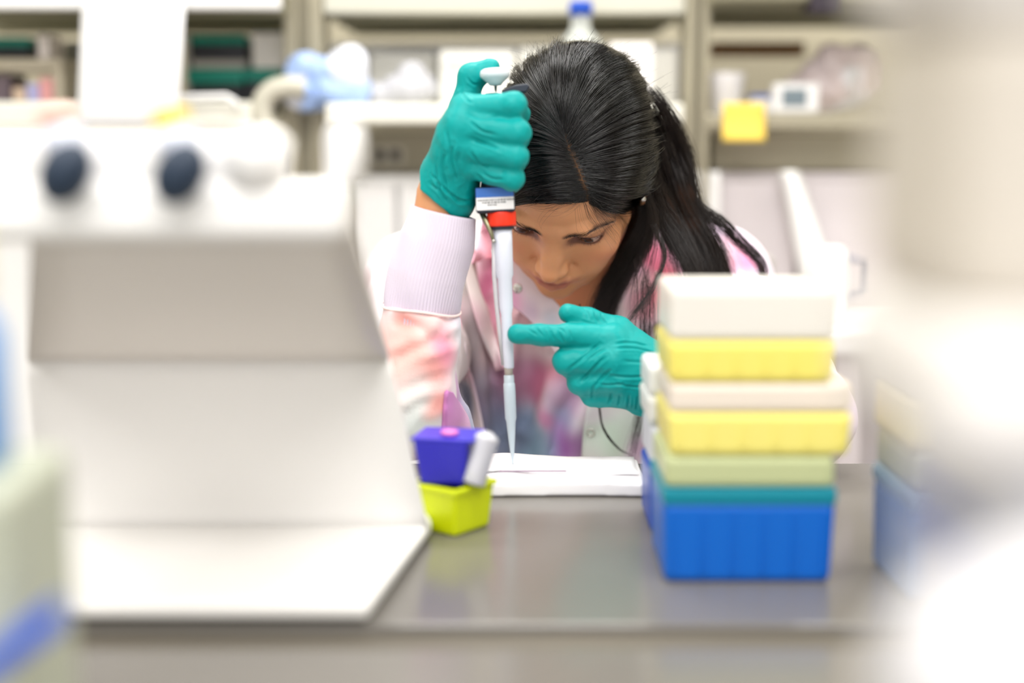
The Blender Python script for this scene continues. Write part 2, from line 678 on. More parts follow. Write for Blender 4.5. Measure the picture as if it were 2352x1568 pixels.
m_steel0 = mat('brushed_steel', rgb(180, 180, 178), rough=0.3, metal=1.0)
cabinet(806, 1560, 402, 2.12, 0.45, 'tall white cabinets behind the raised arm', m_white, (914, 1120, 1340))
cabinet(-260, 640, 330, 2.12, 0.45, 'white cabinet behind the white pipette stand', m_white, (180,))
cabinet(1640, 2300, 396, 2.14, 0.45, 'pale grey cabinet behind her shoulder on the right', m_lilac, (1830,))

# --- left bay contents
S1 = zat(233, 2.02) + 0.0005


def book_box(px0, px1, py0, py1, Y, depth, label, stack_z=None, h=None, band=0.34, group='black boxes with teal lids on the left shelf', m=m_dark):
    a, b_ = at(px0, 200, Y)[0], at(px1, 200, Y)[0]
    h = h or zat(py0, Y) - zat(py1, Y)
    z0 = stack_z
    t = thing('storage_box', ((a + b_) / 2, Y + depth / 2, z0), label, 'box', group)
    MB().box((a, Y, z0), (b_, Y + depth, z0 + h * (1 - band)), 0.003).build('body', m, t)
    MB().box((a - 0.002, Y - 0.002, z0 + h * (1 - band)), (b_ + 0.002, Y + depth + 0.002, z0 + h), 0.003).build('lid', m_teal, t)
    return z0 + h


Yb = 2.16
zt = book_box(434, 558, 148, 228, Yb, 0.2, 'lower black box with teal lid, just right of the hanging paper', S1, band=0.45)
g1 = tag(MB().box((at(436, 0, Yb)[0], Yb, zt), (at(562, 0, Yb)[0], Yb + 0.2, zt + 0.012), 0.002).build('tray', mat('grey_tray', rgb(176, 172, 166), rough=0.5)), 'thin grey tray between the two stacked black and teal boxes', 'tray')
zt = book_box(444, 566, 74, 124, Yb, 0.2, 'black box with teal lid lying on the grey tray, uppermost of its stack', zt + 0.012, h=0.036)
zt = book_box(564, 648, 148, 228, Yb + 0.005, 0.2, 'black box with teal lid beside the beige post', S1, band=0.38)
tag(MB().box((at(576, 0, Yb)[0], Yb, zt), (at(650, 0, Yb)[0], Yb + 0.12, zt + 0.052), 0.003).build('carton', mat('white_card', rgb(240, 236, 232), rough=0.7)), 'small white carton on a black box beside the beige post', 'box')
tag(MB().box((at(418, 0, Yb)[0], Yb, S1), (at(432, 0, Yb)[0], Yb + 0.2, S1 + 0.10), 0.002).build('divider', mat('grey_divider', rgb(160, 158, 152), rough=0.5)), 'upright grey divider just right of the hanging paper', 'divider')
# rack with frame and small packets
t = thing('wire_rack', (at(65, 0, 2.1)[0], 2.14, S1), 'beige open rack with a thick frame at the far left of the shelf', 'rack')
m_rack = mat('rack_beige', rgb(196, 186, 166), rough=0.5)
a, b_ = at(-120, 0, 2.1)[0], at(136, 0, 2.1)[0]
zr = zat(134, 2.1)
MB().box((a, 2.10, zr - 0.016), (b_, 2.25, zr), 0.003).build('top', m_rack, t)
MB().box((b_ - 0.014, 2.10, S1), (b_, 2.25, zr - 0.016), 0.003).build('side', m_rack, t)
MB().box((a, 2.10, S1), (a + 0.014, 2.25, zr - 0.016), 0.003).build('side', m_rack, t)
for (x0, x1, y0, c, lb) in ((50, 78, 192, (190, 190, 236), 'lilac packet inside the beige rack'), (80, 112, 178, (244, 176, 176), 'pink packet inside the beige rack'), (18, 46, 200, (226, 200, 176), 'tan packet inside the beige rack'), (-40, 12, 170, (110, 96, 104), 'dark packet at the left end of the beige rack')):
    z1 = zat(y0, 2.12)
    tag(MB().box((at(x0, 0, 2.12)[0], 2.12, S1), (at(x1, 0, 2.12)[0], 2.2, z1), 0.003).build('packet', mat('packet_card', rgb(*c), rough=0.6)), lb, 'packet')
book_box(-120, 72, 92, 130, 2.13, 0.1, 'black box with teal lid on top of the beige rack', zr + 0.004, h=0.028, band=0.5)
tag(MB().box((at(76, 0, 2.1)[0], 2.11, zr), (at(102, 0, 2.1)[0], 2.18, zr + 0.034), 0.002).build('carton', mat('white_card', rgb(244, 234, 230), rough=0.7)), 'tiny white carton on top of the beige rack', 'box')
zt2 = book_box(138, 190, 150, 228, 2.27, 0.15, 'black box with teal lid between beige rack and hanging paper', S1, band=0.4)
tag(MB().box((at(140, 0, 2.27)[0], 2.27, zt2 + 0.0004), (at(188, 0, 2.27)[0], 2.40, zt2 + 0.045), 0.002).build('carton', mat('grey_card', rgb(150, 150, 142), rough=0.7)), 'grey carton stacked left of the hanging paper', 'box')
# hanging paper
pg = []
for i in range(14):
    v = i / 13
    py = -20 + 312 * v
    xl, xr = 190 - 14 * v, 427 - 20 * v
    Yp = 1.985 - 0.012 * math.sin(v * 2.5)
    pg.append([at(xl + (xr - xl) * u / 7, py, Yp - 0.003 * math.sin(u * 0.9)) for u in range(8)])
t = MB().sheet(pg, 0.0006).build('paper_sheet', mat('paper', rgb(252, 252, 254), rough=0.8))
tag(t, 'large white paper sheet hanging from the left overhead shelf', 'paper')
MB().box(at(362, 62, 1.968), at(400, 22, 1.970), 0).build('printed_mark', mat('print_grey', rgb(226, 228, 238), rough=0.8), t)
# tray with round handle
b = MB()
b.tube([at(398, 246, 2.0), at(410, 224, 2.0), at(520, 222, 2.0), at(538, 232, 2.0), at(546, 248, 2.0)], 0.0045, 10)
tag(b.build('wire_hoop', m_white), 'white bent wire hoop lying along the left shelf edge', 'wire')
# bent bracket arm by the post
b = MB()
b.tube([at(x, y, 2.04) for x, y in cr([(612, 300), (602, 262), (606, 230), (628, 207), (664, 199), (700, 200)], 24)], 0.0155, 16)
tag(b.build('bracket_arm', mat('arm_beige', rgb(206, 202, 186), rough=0.4)), 'bent beige bracket arm curving into the wide post', 'bracket')


# --- bags and boxes on the mid shelf
def bag(name, pts, label, cat, m, colors, seed, grp=None, par=None, amp=0.010, h=0.0026, k=0.02):
    P = np.array([np.r_[p[0]] for p in pts])
    R = [p[1] for p in pts]
    mx = max(R) + 0.03
    g = Field(P.min(0) - mx, P.max(0) + mx, h)
    for p, r in zip(P, R):
        g.ell(p, (r, r * 0.7, r), k)
    V, Fq = g.mesh()
    me = npmesh(name, V, Fq)
    N = vnormals(me)
    V = V + N * (np.abs(vnoise(V, 35, seed)) * amp * 1.6 + vnoise(V, 90, seed + 1) * amp * 0.4)[:, None]
    me.vertices.foreach_set('co', V.astype(np.float32).ravel())
    Cc = np.tile(np.array(rgb(*colors[0])[:3]), (len(V), 1))
    for i, c in enumerate(colors[1:]):
        Cc = blend(Cc, sm(vnoise(V * [1, 1, 1.6], 15, seed + 5 + i), 0.05, 0.2), c, 0.9)
    vcol(me, Cc)
    o = link(name, me, attr_mat(m), par)
    return tag(o, label, cat, grp)


Zm = zat(238, 1.99)
def bp(px, py, Y, r): return (at(px, py, Y), r)
m_bagp = lambda: mat('bag_plastic', rgb(240, 240, 245), rough=0.3)
o = bag('plastic_bag', [bp(686 + 26 * i, 216 - 24 * j + (8 if i < 2 else 0) - 2 * i * j * 0.4, 2.06 + 0.004 * ((i * 7 + j * 3) % 3), .0155) for i in range(6) for j in range(4) if not (j == 3 and i in (2, 3))], 'crumpled white bag with blue bands on the shelf left of the pipetting hand', 'bag', m_bagp(), [(228, 231, 242), (150, 180, 232)], 52, amp=0.006, k=0.014)
bag('plastic_bag', [bp(868, 216, 2.08, .010), bp(905, 206, 2.08, .015), bp(945, 190, 2.08, .020), bp(962, 212, 2.08, .012)], 'small grey crumpled bag between the blue-banded bag and the white box', 'bag', m_bagp(), [(180, 180, 186), (150, 152, 160)], 57)
for (x0, x1, y0, Y, lb) in ((846, 1000, 118, 2.22, 'white box standing behind the grey crumpled bag'), (1008, 1182, 114, 2.12, 'white box with a grey label beside the raised thumb'), (1190, 1380, 110, 2.14, 'white box on the shelf hidden partly behind the hair'), (1390, 1560, 112, 2.16, 'white box at the right end of the mid shelf')):
    t = tag(MB().box((at(x0, 0, Y)[0], Y, Zm + 0.0005), (at(x1, 0, Y)[0], Y + 0.12, zat(y0, Y)), 0.004).build('storage_box', mat('white_card', rgb(240, 238, 232), rough=0.6)), lb, 'box')
    if x0 == 1008:
        MB().box(at(1024, 160, Y - 0.0004), at(1072, 146, Y + 0.001), 0).build('box_label', mat('label_grey', rgb(176, 176, 170), rough=0.7), t)
# reagent bottle with blue cap
t = thing('reagent_bottle', (at(1334, 0, 2.03)[0], 2.03, Zm + 0.0005), 'clear bottle with a bright blue screw cap above her head', 'bottle')
bx = t.location
hh = zat(4, 2.03) - Zm
b = MB()
b.lathe([(0.005, 0), (0.030, 0.0), (0.033, 0.004), (0.033, hh * 0.50), (0.028, hh * 0.62), (0.0155, hh * 0.72), (0.0135, hh * 0.76), (0.0135, hh * 0.88)], bx, n=36)
b.build('bottle_body', mat('bottle_glass', rgb(232, 236, 232), rough=0.08, trans=0.6), t)
b = MB()
b.lathe([(0.010, hh * 0.86), (0.0165, hh * 0.86), (0.0168, hh * 0.985), (0.014, hh), (0.004, hh)], bx, n=36)
b.build('screw_cap', mat('blue_cap', rgb(16, 76, 190), rough=0.35), t)
tag(MB().box((at(1400, 0, 2.1)[0], 2.085, Zm + 0.0005), (at(1500, 0, 2.1)[0], 2.10, zat(100, 2.1)), 0.003).build('paper_card', mat('white_card', rgb(244, 240, 240), rough=0.7)), 'upright white card just right of the blue-capped bottle', 'card')

# --- right bay
Zr = zat(262, 2.08)
b = MB()
cx_ = at(1670, 0, 2.14)[0]
b.lathe([(0.016, 0), (0.021, 0.001), (0.0285, 0.058), (0.0292, 0.060), (0.027, 0.060), (0.020, 0.004)], (cx_, 2.14, Zr + 0.0005), n=36, caps=True)
tag(b.build('beaker', mat('white_plastic', rgb(250, 248, 250), rough=0.4)), 'white plastic cup on the right shelf behind the sticky note', 'cup')
sg = []
for i in range(8):
    v = i / 7
    sg.append([at(1660 + 98 * u / 6, 236 + 88 * v, 2.072 - 0.012 * v * v) for u in range(7)])
tag(MB().sheet(sg, 0.0006).build('sticky_note', mat('note_yellow', rgb(238, 204, 88), rough=0.7)), 'bright yellow square note stuck on the edge of the right shelf', 'note')
t = thing('timer', (at(1830, 0, 2.1)[0], 2.11, Zr + 0.0005), 'small white timer with a grey screen on the right shelf', 'timer')
pxbox(1776, 190, 1884, 262, 2.09, 0.03, 'body', m_white, t, bev=0.005, z0=Zr + 0.0005)
pxbox(1796, 204, 1854, 244, 2.0885, 0.003, 'screen', mat('lcd_grey', rgb(120, 134, 142), rough=0.3), t, bev=0.0008)
tag(MB().box((at(1730, 0, 2.12)[0], 2.11, Zr + 0.0005), (at(1773, 0, 2.12)[0], 2.17, Zr + 0.022), 0.002).build('carton', mat('white_card', rgb(236, 236, 240), rough=0.6)), 'low white carton left of the timer', 'box')
tag(MB().box((at(1732, 0, 2.12)[0], 2.112, Zr + 0.0225), (at(1772, 0, 2.12)[0], 2.16, Zr + 0.029), 0.001).build('marker_pen', mat('pen_blue', rgb(50, 88, 176), rough=0.4)), 'blue flat pen lying on the low carton beside the timer', 'pen')
bag('plastic_bag', [bp(1860, 196, 2.2, .024), bp(1910, 165, 2.2, .036), bp(1960, 180, 2.2, .04), bp(1900, 215, 2.2, .026), bp(1820, 216, 2.2, .018), bp(1980, 150, 2.2, .03)], 'large crumpled clear bag with pink and blue print behind the timer', 'bag', m_bagp(), [(224, 222, 224), (198, 203, 224), (226, 208, 206)], 71)
tag(pxbox(1862, -30, 1935, 28, 2.04, 0.06, 'instrument_case', mat('dark_case', rgb(52, 44, 54), rough=0.5), bev=0.004), 'small dark case hanging under the right overhead shelf', 'case')

# --- things behind her shoulder on the right: side bench with a jug
sb = thing('side_bench', (0.85, 1.96, 0), 'low white side bench behind her shoulder', 'bench')
MB().box((0.42, 1.86, 0.90), (1.30, 2.08, 0.93), 0.004).build('top', m_white, sb)
for x in (0.44, 1.25):
    for y in (1.88, 2.03):
        MB().box((x, y, 0), (x + 0.03, y + 0.03, 0.90)).build('leg', m_lilac, sb)
t = thing('jug', (at(1926, 0, 1.93)[0], 1.93, 0.9305), 'white plastic jug on the side bench at the right', 'jug')
jz = zat(566, 1.93) - 0.9305
b = MB()
b.lathe([(0.010, 0), (0.024, 0.0), (0.027, 0.004), (0.0275, jz * 0.8), (0.024, jz * 0.93), (0.016, jz)], t.location, n=32)
b.build('jug_body', m_white, t)
b = MB()
jx = t.location.x
b.tube([(jx + 0.024, 1.93, 0.9305 + jz * 0.35), (jx + 0.05, 1.93, 0.9305 + jz * 0.4), (jx + 0.05, 1.93, 0.9305 + jz * 0.8), (jx + 0.022, 1.93, 0.9305 + jz * 0.86)], 0.005, 8)
b.build('jug_handle', mat('grey_plastic', rgb(150, 150, 165), rough=0.4), t)
tag(MB().box((at(1742, 0, 1.95)[0], 1.92, 0.9305), (at(1786, 0, 1.95)[0], 1.98, zat(586, 1.95)), 0.004).build('carton', mat('grey_card', rgb(186, 182, 176), rough=0.6)), 'grey carton on the side bench behind her shoulder', 'box')
# a rolled white sheet hanging down at the right
wg = []
for i in range(16):
    v = i / 15
    c_ = 1812 + 70 * v
    wg.append([at(c_ + (u - 3) * (8 + 6 * v), 392 + 262 * v, 2.10 - 0.01 * math.cos((u - 3) * 0.7) - 0.02 * v) for u in range(7)])
tag(MB().sheet(wg, 0.0012).build('hanging_sheet', m_white), 'white plastic sheet hanging slanted in front of the grey cabinet', 'sheet')
wg = []
for i in range(12):
    v = i / 11
    wg.append([at(1600 + u * 9, 394 + 190 * v, 2.105 - 0.006 * math.cos(u * 1.1)) for u in range(7)])
tag(MB().sheet(wg, 0.0012).build('hanging_sheet', m_white), 'narrow white sheet hanging beside the hair in front of the grey cabinet', 'sheet')


# ================================================================ BENCH AND WHAT STANDS ON IT
m_bench = mat('bench_laminate', rgb(116, 112, 107), rough=0.2, spec=0.6, noise=0.03, nscale=120)
m_groove = mat('bench_channel', rgb(104, 98, 88), rough=0.5)
t = thing('lab_bench', (0, 0.6, 0), 'wide glossy grey laboratory bench top with a dark channel across it', 'bench')
MB().box((-1.5, 0.818, BZ - 0.03), (1.5, 1.238, BZ), 0.002).build('worktop', m_bench, t)
MB().box((-1.5, -0.15, BZ - 0.03), (1.5, 0.779, BZ), 0.002).build('worktop', m_bench, t)
MB().box((-1.5, 0.779, BZ - 0.03), (1.5, 0.818, BZ - 0.006), 0).build('channel', m_groove, t)
for x in (-1.42, 1.36):
    for y in (-0.08, 1.16):
        MB().box((x, y, 0), (x + 0.06, y + 0.06, BZ - 0.03)).build('leg', m_post, t)

# ---- absorbent pad with the gel under the tip
pad = thing('bench_pad', onz(1280, 1110, BZ) , 'white folded absorbent pad under the pipette tip', 'pad')
m_pad = mat('pad_paper', rgb(252, 250, 252), rough=0.75, bump=0.1, bscale=500)
f = Field((-0.055, 1.06, BZ - 0.02), (0.155, 1.26, BZ + 0.05), 0.0011)
x0, x1 = at(1072, 1100, 1.13)[0], at(1482, 1100, 1.13)[0]
yb = 1.185
for (lo, hi, r) in (((x0 + .006, 1.125, BZ + 0.006), (x1 - .006, 1.125, BZ + 0.006), 0.006), ((x0 + .006, 1.155, BZ + 0.006), (x1 - .006, 1.155, BZ + 0.006), 0.006)):
    pass
sl, X, Y_, Z = f.sub(f.lo, f.lo + f.h * f.n)
top = BZ + 0.0118 + 0.0010 * np.sin(X * 38) + 0.0022 * np.exp(-((Y_ - 1.197) / 0.008) ** 2) + 0.0010 * np.sin(X * 90 + 1) * np.exp(-((Y_ - 1.197) / 0.01) ** 2)
front = 1.1185 + 0.0012 * np.sin(X * 30) - 0.05 * np.maximum(X - 0.08, 0)
bd = np.maximum(np.abs(X - (x0 + x1) / 2) - (x1 - x0) / 2, np.maximum(front - Y_, Y_ - 1.205))
bd = np.maximum(bd, np.maximum(Z - top, BZ + 0.0008 - Z))
f.put(sl, bd.astype(np.float32), 0.0, False)
V, Fq = f.mesh()
V = relax(V, Fq, 6, 0.6)
link('pad_sheet', npmesh('pad_sheet', V, Fq), m_pad, pad)
# a fold line and a raised second layer
g2 = []
for i in range(30):
    u = i / 29
    x = x0 + 0.004 + (x1 - x0 - 0.008) * u
    zz = BZ + 0.0136 + 0.001 * math.sin(u * 9)
    yf = 1.146 + 0.006 * math.exp(-((u - 0.16) / 0.1) ** 2) + 0.003 * math.sin(u * 5)
    g2.append([(x, yf + 0.010 * k + 0.0004 * math.sin(i), zz - 0.0012 + 0.0008 * math.sin(k + u * 7) + (0.0035 if k == 5 else 0.0012 if k == 4 else 0)) for k in range(6)])
MB().sheet(g2, 0.0010).build('pad_fold', m_pad, pad)
gz_ = BZ + 0.0152
b = MB()
ga, gb = onz(1146, 1082, gz_), onz(1302, 1086, gz_)
b.box((ga[0], ga[1] - 0.0005, gz_ - 0.0005), (gb[0], ga[1] + 0.0025, gz_ + 0.0004), 0.0003)
tag(b.build('gel_strip', mat('gel', rgb(150, 128, 150), rough=0.2)), 'thin mauve gel strip lying on the white pad at the pipette tip', 'gel strip')

# ---- white pipette stand on the left
m_std = mat('moulded_white', rgb(246, 244, 242), rough=0.4)
m_std2 = mat('moulded_grey', rgb(226, 220, 214), rough=0.45)
st = thing('pipette_stand', (-0.19, 0.94, BZ), 'big blurred white pipette stand with overhanging top at the left', 'pipette stand')
b = MB()
zb = BZ + 0.004
b.prism([tuple(onz(150, 1423, zb)), tuple(onz(846, 1423, zb)), tuple(onz(992, 1224, zb)), tuple(onz(984, 1206, zb)), (-0.34, onz(984, 1206, zb)[1], zb), (-0.34, 0.90, zb)], (0, 0, 0.010), bev=0.003)
b.build('base_plate', m_std, st)
for x, y in ((-0.25, 0.86), (-0.11, 0.86), (-0.09, 1.02), (-0.30, 1.02)):
    MB().lathe([(0.008, 0), (0.009, 0.001), (0.009, 0.0045)], (x, y, BZ), n=16).build('rubber_foot', m_dark, st)


def quad_sheet(A, B, C_, D, th, n=10, bulge=0):
    A, B, C_, D = map(np.array, (A, B, C_, D))
    G = []
    for i in range(n):
        v = i / (n - 1)
        L, R = A + (D - A) * v, B + (C_ - B) * v
        G.append([L + (R - L) * u / 7 + np.array([0, -bulge * math.sin(math.pi * v), 0]) for u in range(8)])
    return G


YC = 0.972
YB = 0.988
zc = zat(820, YC)
G = quad_sheet((-0.335, YB, zb + 0.006), (at(984, 1190, YB)[0], YB, zb + 0.006), (at(893, 820, YC)[0], YC, zc), (-0.335, YC, zc), 0.006)
MB().sheet(G, 0.007).build('lower_panel', m_std, st)
zt_ = zat(528, 0.775)
G = quad_sheet((-0.335, YC, zc), (at(893, 820, YC)[0], YC, zc), (at(812, 528, 0.775)[0], 0.775, zt_), (-0.262, 0.775, zt_), 0.006)
MB().sheet(G, 0.007).build('upper_panel', m_std2, st)
# head rail
xr = at(806, 500, 0.76)[0]
z1 = zat(415, 0.76)
b = MB()
b.box((-0.285, 0.735, zt_ - 0.004), (xr, 0.80, z1), 0.010, seg=3)
b.box((-0.285, 0.745, z1 - 0.006), (at(636, 400, 0.76)[0], 0.795, zat(300, 0.76)), 0.012, seg=3)
b.build('head_rail', m_std, st)
b = MB()
b.lathe([(0.006, 0), (0.0105, 0.002), (0.0105, zat(283, 0.76) - z1 - 0.004), (0.008, zat(275, 0.76) - z1)], (at(795, 400, 0.765)[0], 0.765, z1 - 0.002), n=24)
b.build('peg', m_std, st)
b = MB()
b.lathe([(0.006, 0), (0.0150, 0.002), (0.0185, zat(297, 0.76) - z1 - 0.004), (0.011, zat(285, 0.76) - z1)], (at(592, 400, 0.745)[0], 0.745, z1 - 0.002), n=24)
b.build('peg', m_std, st)
# two pipettes hanging on it, seen end on
m_navy = mat('navy_rubber', rgb(30, 46, 66), rough=0.5)
m_lil = mat('pipette_lilac', rgb(222, 226, 240), rough=0.35)
for (px, py, c, lb) in ((150, 396, (246, 176, 160), 'pale pipette with pink button hanging at the left end of the stand'), (413, 398, (248, 216, 70), 'pale pipette with yellow button hanging on the right of the stand')):
    o_ = at(px, py, 0.722)
    t = thing('pipette', o_, lb, 'pipette', 'pipettes on the stand')
    ax = Vector((0.10, -0.95, -0.28)).normalized()
    rot = Vector((0, 0, 1)).rotation_difference(ax).to_matrix()
    b = MB()
    b.sphere(o_, 0.0128, sc=(0.98, 1.0, 1.32), rot=Matrix.Rotation(math.radians(30), 3, 'Y'))
    b.build('grip_end', m_navy, t)
    q = np.array(o_)
    b = MB()
    b.lathe([(0.007, 0), (0.0105, 0.002), (0.0115, 0.012), (0.0105, 0.018), (0.005, 0.020)], q + [0.0, 0.010, 0.004], (-0.25, 0.12, 1), 24)
    b.build('barrel_head', m_lil, t)
    b = MB()
    b.lathe([(0.004, 0), (0.0095, 0.001), (0.010, 0.006), (0.007, 0.008)], q + [-0.006, 0.0125, 0.0235], (-0.25, 0.12, 1), 24)
    b.build('push_button', mat('button_colour', rgb(*c), rough=0.4), t)
    b = MB()
    b.tube([q + [0.001, 0.012, 0.004], q + [0.0, 0.045, -0.010]], 0.006, 12)
    b.build('hanger', m_lil, t)

# ---- yellow and violet tube box
M45 = Matrix.Rotation(math.radians(-38), 3, 'Z')
c0 = onz(1038, 1210, BZ)
m_yel = mat('acid_yellow', rgb(226, 240, 0), rough=0.35, trans=0.15)
m_vio = mat('violet_blue', rgb(44, 40, 190), rough=0.35, trans=0.1)
t = thing('yellow_tube_box', c0, 'acid yellow plastic tube box beside the pad, violet box on top', 'box')
hb = 0.036
b = MB()
b.box((-0.022, -0.022, 0), (0.022, 0.022, hb), 0.003, rot=None, taper=(0.92, 1.05))
bmesh.ops.transform(b.bm, matrix=Matrix.Translation(Vector(c0)) @ M45.to_4x4(), verts=b.bm.verts)
b.build('body', m_yel, t)
b = MB()
b.box((-0.0245, -0.0245, hb - 0.004), (0.0245, 0.0245, hb), 0.001)
bmesh.ops.transform(b.bm, matrix=Matrix.Translation(Vector(c0)) @ M45.to_4x4(), verts=b.bm.verts)
b.build('rim', m_yel, t)
t = thing('violet_tube_box', c0 + [0, 0, hb], 'violet blue tube box standing on the acid yellow box', 'box')
b = MB()
b.box((-0.019, -0.019, hb + 0.0003), (0.019, 0.019, hb + 0.034), 0.002, taper=(0.86, 1.08))
bmesh.ops.transform(b.bm, matrix=Matrix.Translation(Vector(c0) + Vector((-0.003, 0, 0))) @ Matrix.Rotation(math.radians(-12), 4, 'Z'), verts=b.bm.verts)
b.build('body', m_vio, t)
b = MB()
b.box((-0.0235, -0.021, hb + 0.033), (0.0235, 0.021, hb + 0.0355), 0.001)
bmesh.ops.transform(b.bm, matrix=Matrix.Translation(Vector(c0) + Vector((-0.002, 0, 0))) @ Matrix.Rotation(math.radians(-12), 4, 'Z'), verts=b.bm.verts)
b.build('lid_flange', m_vio, t)
b = MB()
b.lathe([(0.001, 0), (0.006, 0.0004), (0.0065, 0.003), (0.001, 0.0034)], c0 + [-0.001, -0.006, hb + 0.0356], (0, 0, 1), 20)
b.build('pink_sticker', mat('pink_dot', rgb(236, 130, 196), rough=0.5), t)
b = MB()
prof = [(0.003, 0)]
for k in range(9):
    prof += [(0.0092, 0.001 + k * 0.0042), (0.0082, 0.003 + k * 0.0042)]
prof += [(0.003, 0.040)]
b.lathe(prof, c0 + [0.0165, -0.016, hb - 0.012 + 0.013], (0.30, 0.1, 1), 28)
o = tag(b.build('ribbed_tube', mat('clear_ribbed', rgb(222, 222, 230), rough=0.25, trans=0.3)), 'clear ribbed tube leaning on the violet box', 'tube')


# ---- stacks of tip boxes on the right
def tip_box(px0, px1, Y, depth, z0, hbody, hlid, cb, cl, label, group=None, mid=None, trans=0.1):
    a, b_ = at(px0, 1000, Y)[0], at(px1, 1000, Y)[0]
    t = thing('tip_box', ((a + b_) / 2, Y + depth / 2, z0), label, 'box', group)
    b = MB()
    b.box((a, Y, z0 + 0.0003), (b_, Y + depth, z0 + hbody), 0.004, taper=(0.97, 1.0))
    n = 5
    for k in range(n + 1):
        xx = a + (b_ - a) * (0.06 + 0.88 * k / n)
        b.box((xx - 0.0012, Y - 0.0008, z0 + 0.006), (xx + 0.0012, Y + 0.003, z0 + hbody - 0.004), 0.0005)
    b.build('rack_body', mat('tip_box_base', rgb(*cb), rough=0.35, trans=trans), t)
    if mid:
        MB().box((a - 0.0005, Y - 0.0006, z0 + hbody - 0.001), (b_ + 0.0005, Y + depth + 0.0006, z0 + hbody + 0.010), 0.002).build('rack_insert', mat('tip_insert', rgb(*mid), rough=0.4), t)
        hbody += 0.010
    MB().box((a + 0.001, Y + 0.001, z0 + hbody + 0.0002), (b_ - 0.001, Y + depth - 0.001, z0 + hbody + hlid), 0.004).build('lid', mat('tip_box_lid', rgb(*cl), rough=0.35, trans=0.15), t)
    return z0 + hbody + hlid


z = tip_box(1526, 1926, 0.898, 0.085, BZ, 0.0535, 0.021, (0, 104, 208), (200, 208, 158), 'bright blue tip box at the foot of the nearest sharp stack', mid=(0, 130, 150))
z = tip_box(1534, 1958, 0.898, 0.085, z, 0.0285, 0.0195, (250, 238, 132), (244, 232, 218), 'yellow tip box with cream lid in the middle of the stack over the blue box')
zz = tip_box(1532, 1912, 0.898, 0.085, z, 0.0275, 0.034, (250, 236, 120), (238, 234, 226), 'yellow tip box with tall cream lid, topmost of the stack over the blue box')
z = tip_box(1492, 1760, 1.015, 0.07, BZ, 0.050, 0.030, (30, 80, 190), (228, 232, 242), 'blue tip box with white lid behind the bright blue box')
tip_box(1486, 1760, 1.015, 0.07, z, 0.022, 0.022, (240, 240, 238), (238, 240, 240), 'white tip box standing on the box behind the bright blue one')
z = tip_box(2090, 2330, 0.86, 0.085, BZ, 0.060, 0.026, (110, 150, 200), (206, 210, 186), 'hazy blue tip box at the foot of the right-hand stack', mid=(140, 170, 190))
tip_box(2080, 2330, 0.86, 0.085, z, 0.030, 0.020, (236, 224, 180), (236, 228, 220), 'pale yellow tip box on top of the right-hand hazy blue box')

# ---- large cream instrument close on the right
m_inst = mat('instrument_cream', rgb(200, 192, 180), rough=0.5)
m_inst2 = mat('instrument_white', rgb(226, 222, 218), rough=0.5)
t = thing('benchtop_instrument', (0.30, 0.50, BZ), 'huge out-of-focus cream instrument filling the right edge', 'instrument')
Yf, Yn = 0.42, 0.33
xi = at(1985, 300, Yf)[0]
MB().box((xi, Yn, zat(650, Yf)), (xi + 0.30, Yf, zat(80, Yf)), 0.010, seg=3).build('upper_housing', m_inst, t)
MB().box((xi - 0.006, Yn - 0.006, zat(82, Yf)), (xi + 0.30, Yf + 0.004, zat(82, Yf) + 0.05), 0.012, seg=3).build('lid', m_inst2, t)  # whiter material paints in the light caught by the curved top
MB().box((at(1935, 700, Yf)[0], Yn - 0.01, zat(900, Yf)), (xi + 0.30, Yf + 0.004, zat(648, Yf)), 0.008, seg=3).build('lower_housing', m_inst2, t)
MB().box((at(2070, 1000, Yf)[0], Yn, BZ + 0.0005), (xi + 0.30, Yf, zat(898, Yf)), 0.006).build('pedestal', mat('instrument_grey', rgb(200, 200, 204), rough=0.5), t)
for i, py in enumerate((910, 1060, 1150)):
    MB().box((at(2080, py, Yf)[0] - 0.0045, Yn + 0.02, zat(py + 40, Yf)), (at(2190, py, Yf)[0], Yf + 0.0015, zat(py, Yf)), 0.002).build('vent', mat('vent_blue', rgb(120, 134, 190), rough=0.5), t)
cc = at(2330, 1500, 0.285)
f = Field(cc - 0.11, cc + 0.16, 0.003)
f.cap(cc + [-0.004, 0, -0.01], cc + [0.10, 0, -0.01], 0.024, 0.024)
f.cap(cc + [0.008, 0, 0.0], cc + [0.10, 0, 0.012], 0.019, 0.019, 0.02)
f.cap([cc[0] + .02, cc[1], cc[2] - .02], [cc[0] + .02, cc[1], BZ], 0.025, 0.027, 0.02)
f.cap([cc[0] + .08, cc[1], cc[2] - .02], [cc[0] + .08, cc[1], BZ], 0.025, 0.027, 0.02)
f.half((0, 0, BZ + 0.001), (0, 0, -1))
V, Fq = f.mesh()
tag(link('soft_cover', npmesh('soft_cover', V, Fq), mat('white_vinyl', rgb(206, 204, 206), rough=0.7)), 'rounded white vinyl cover out of focus in the lower right corner', 'cover')

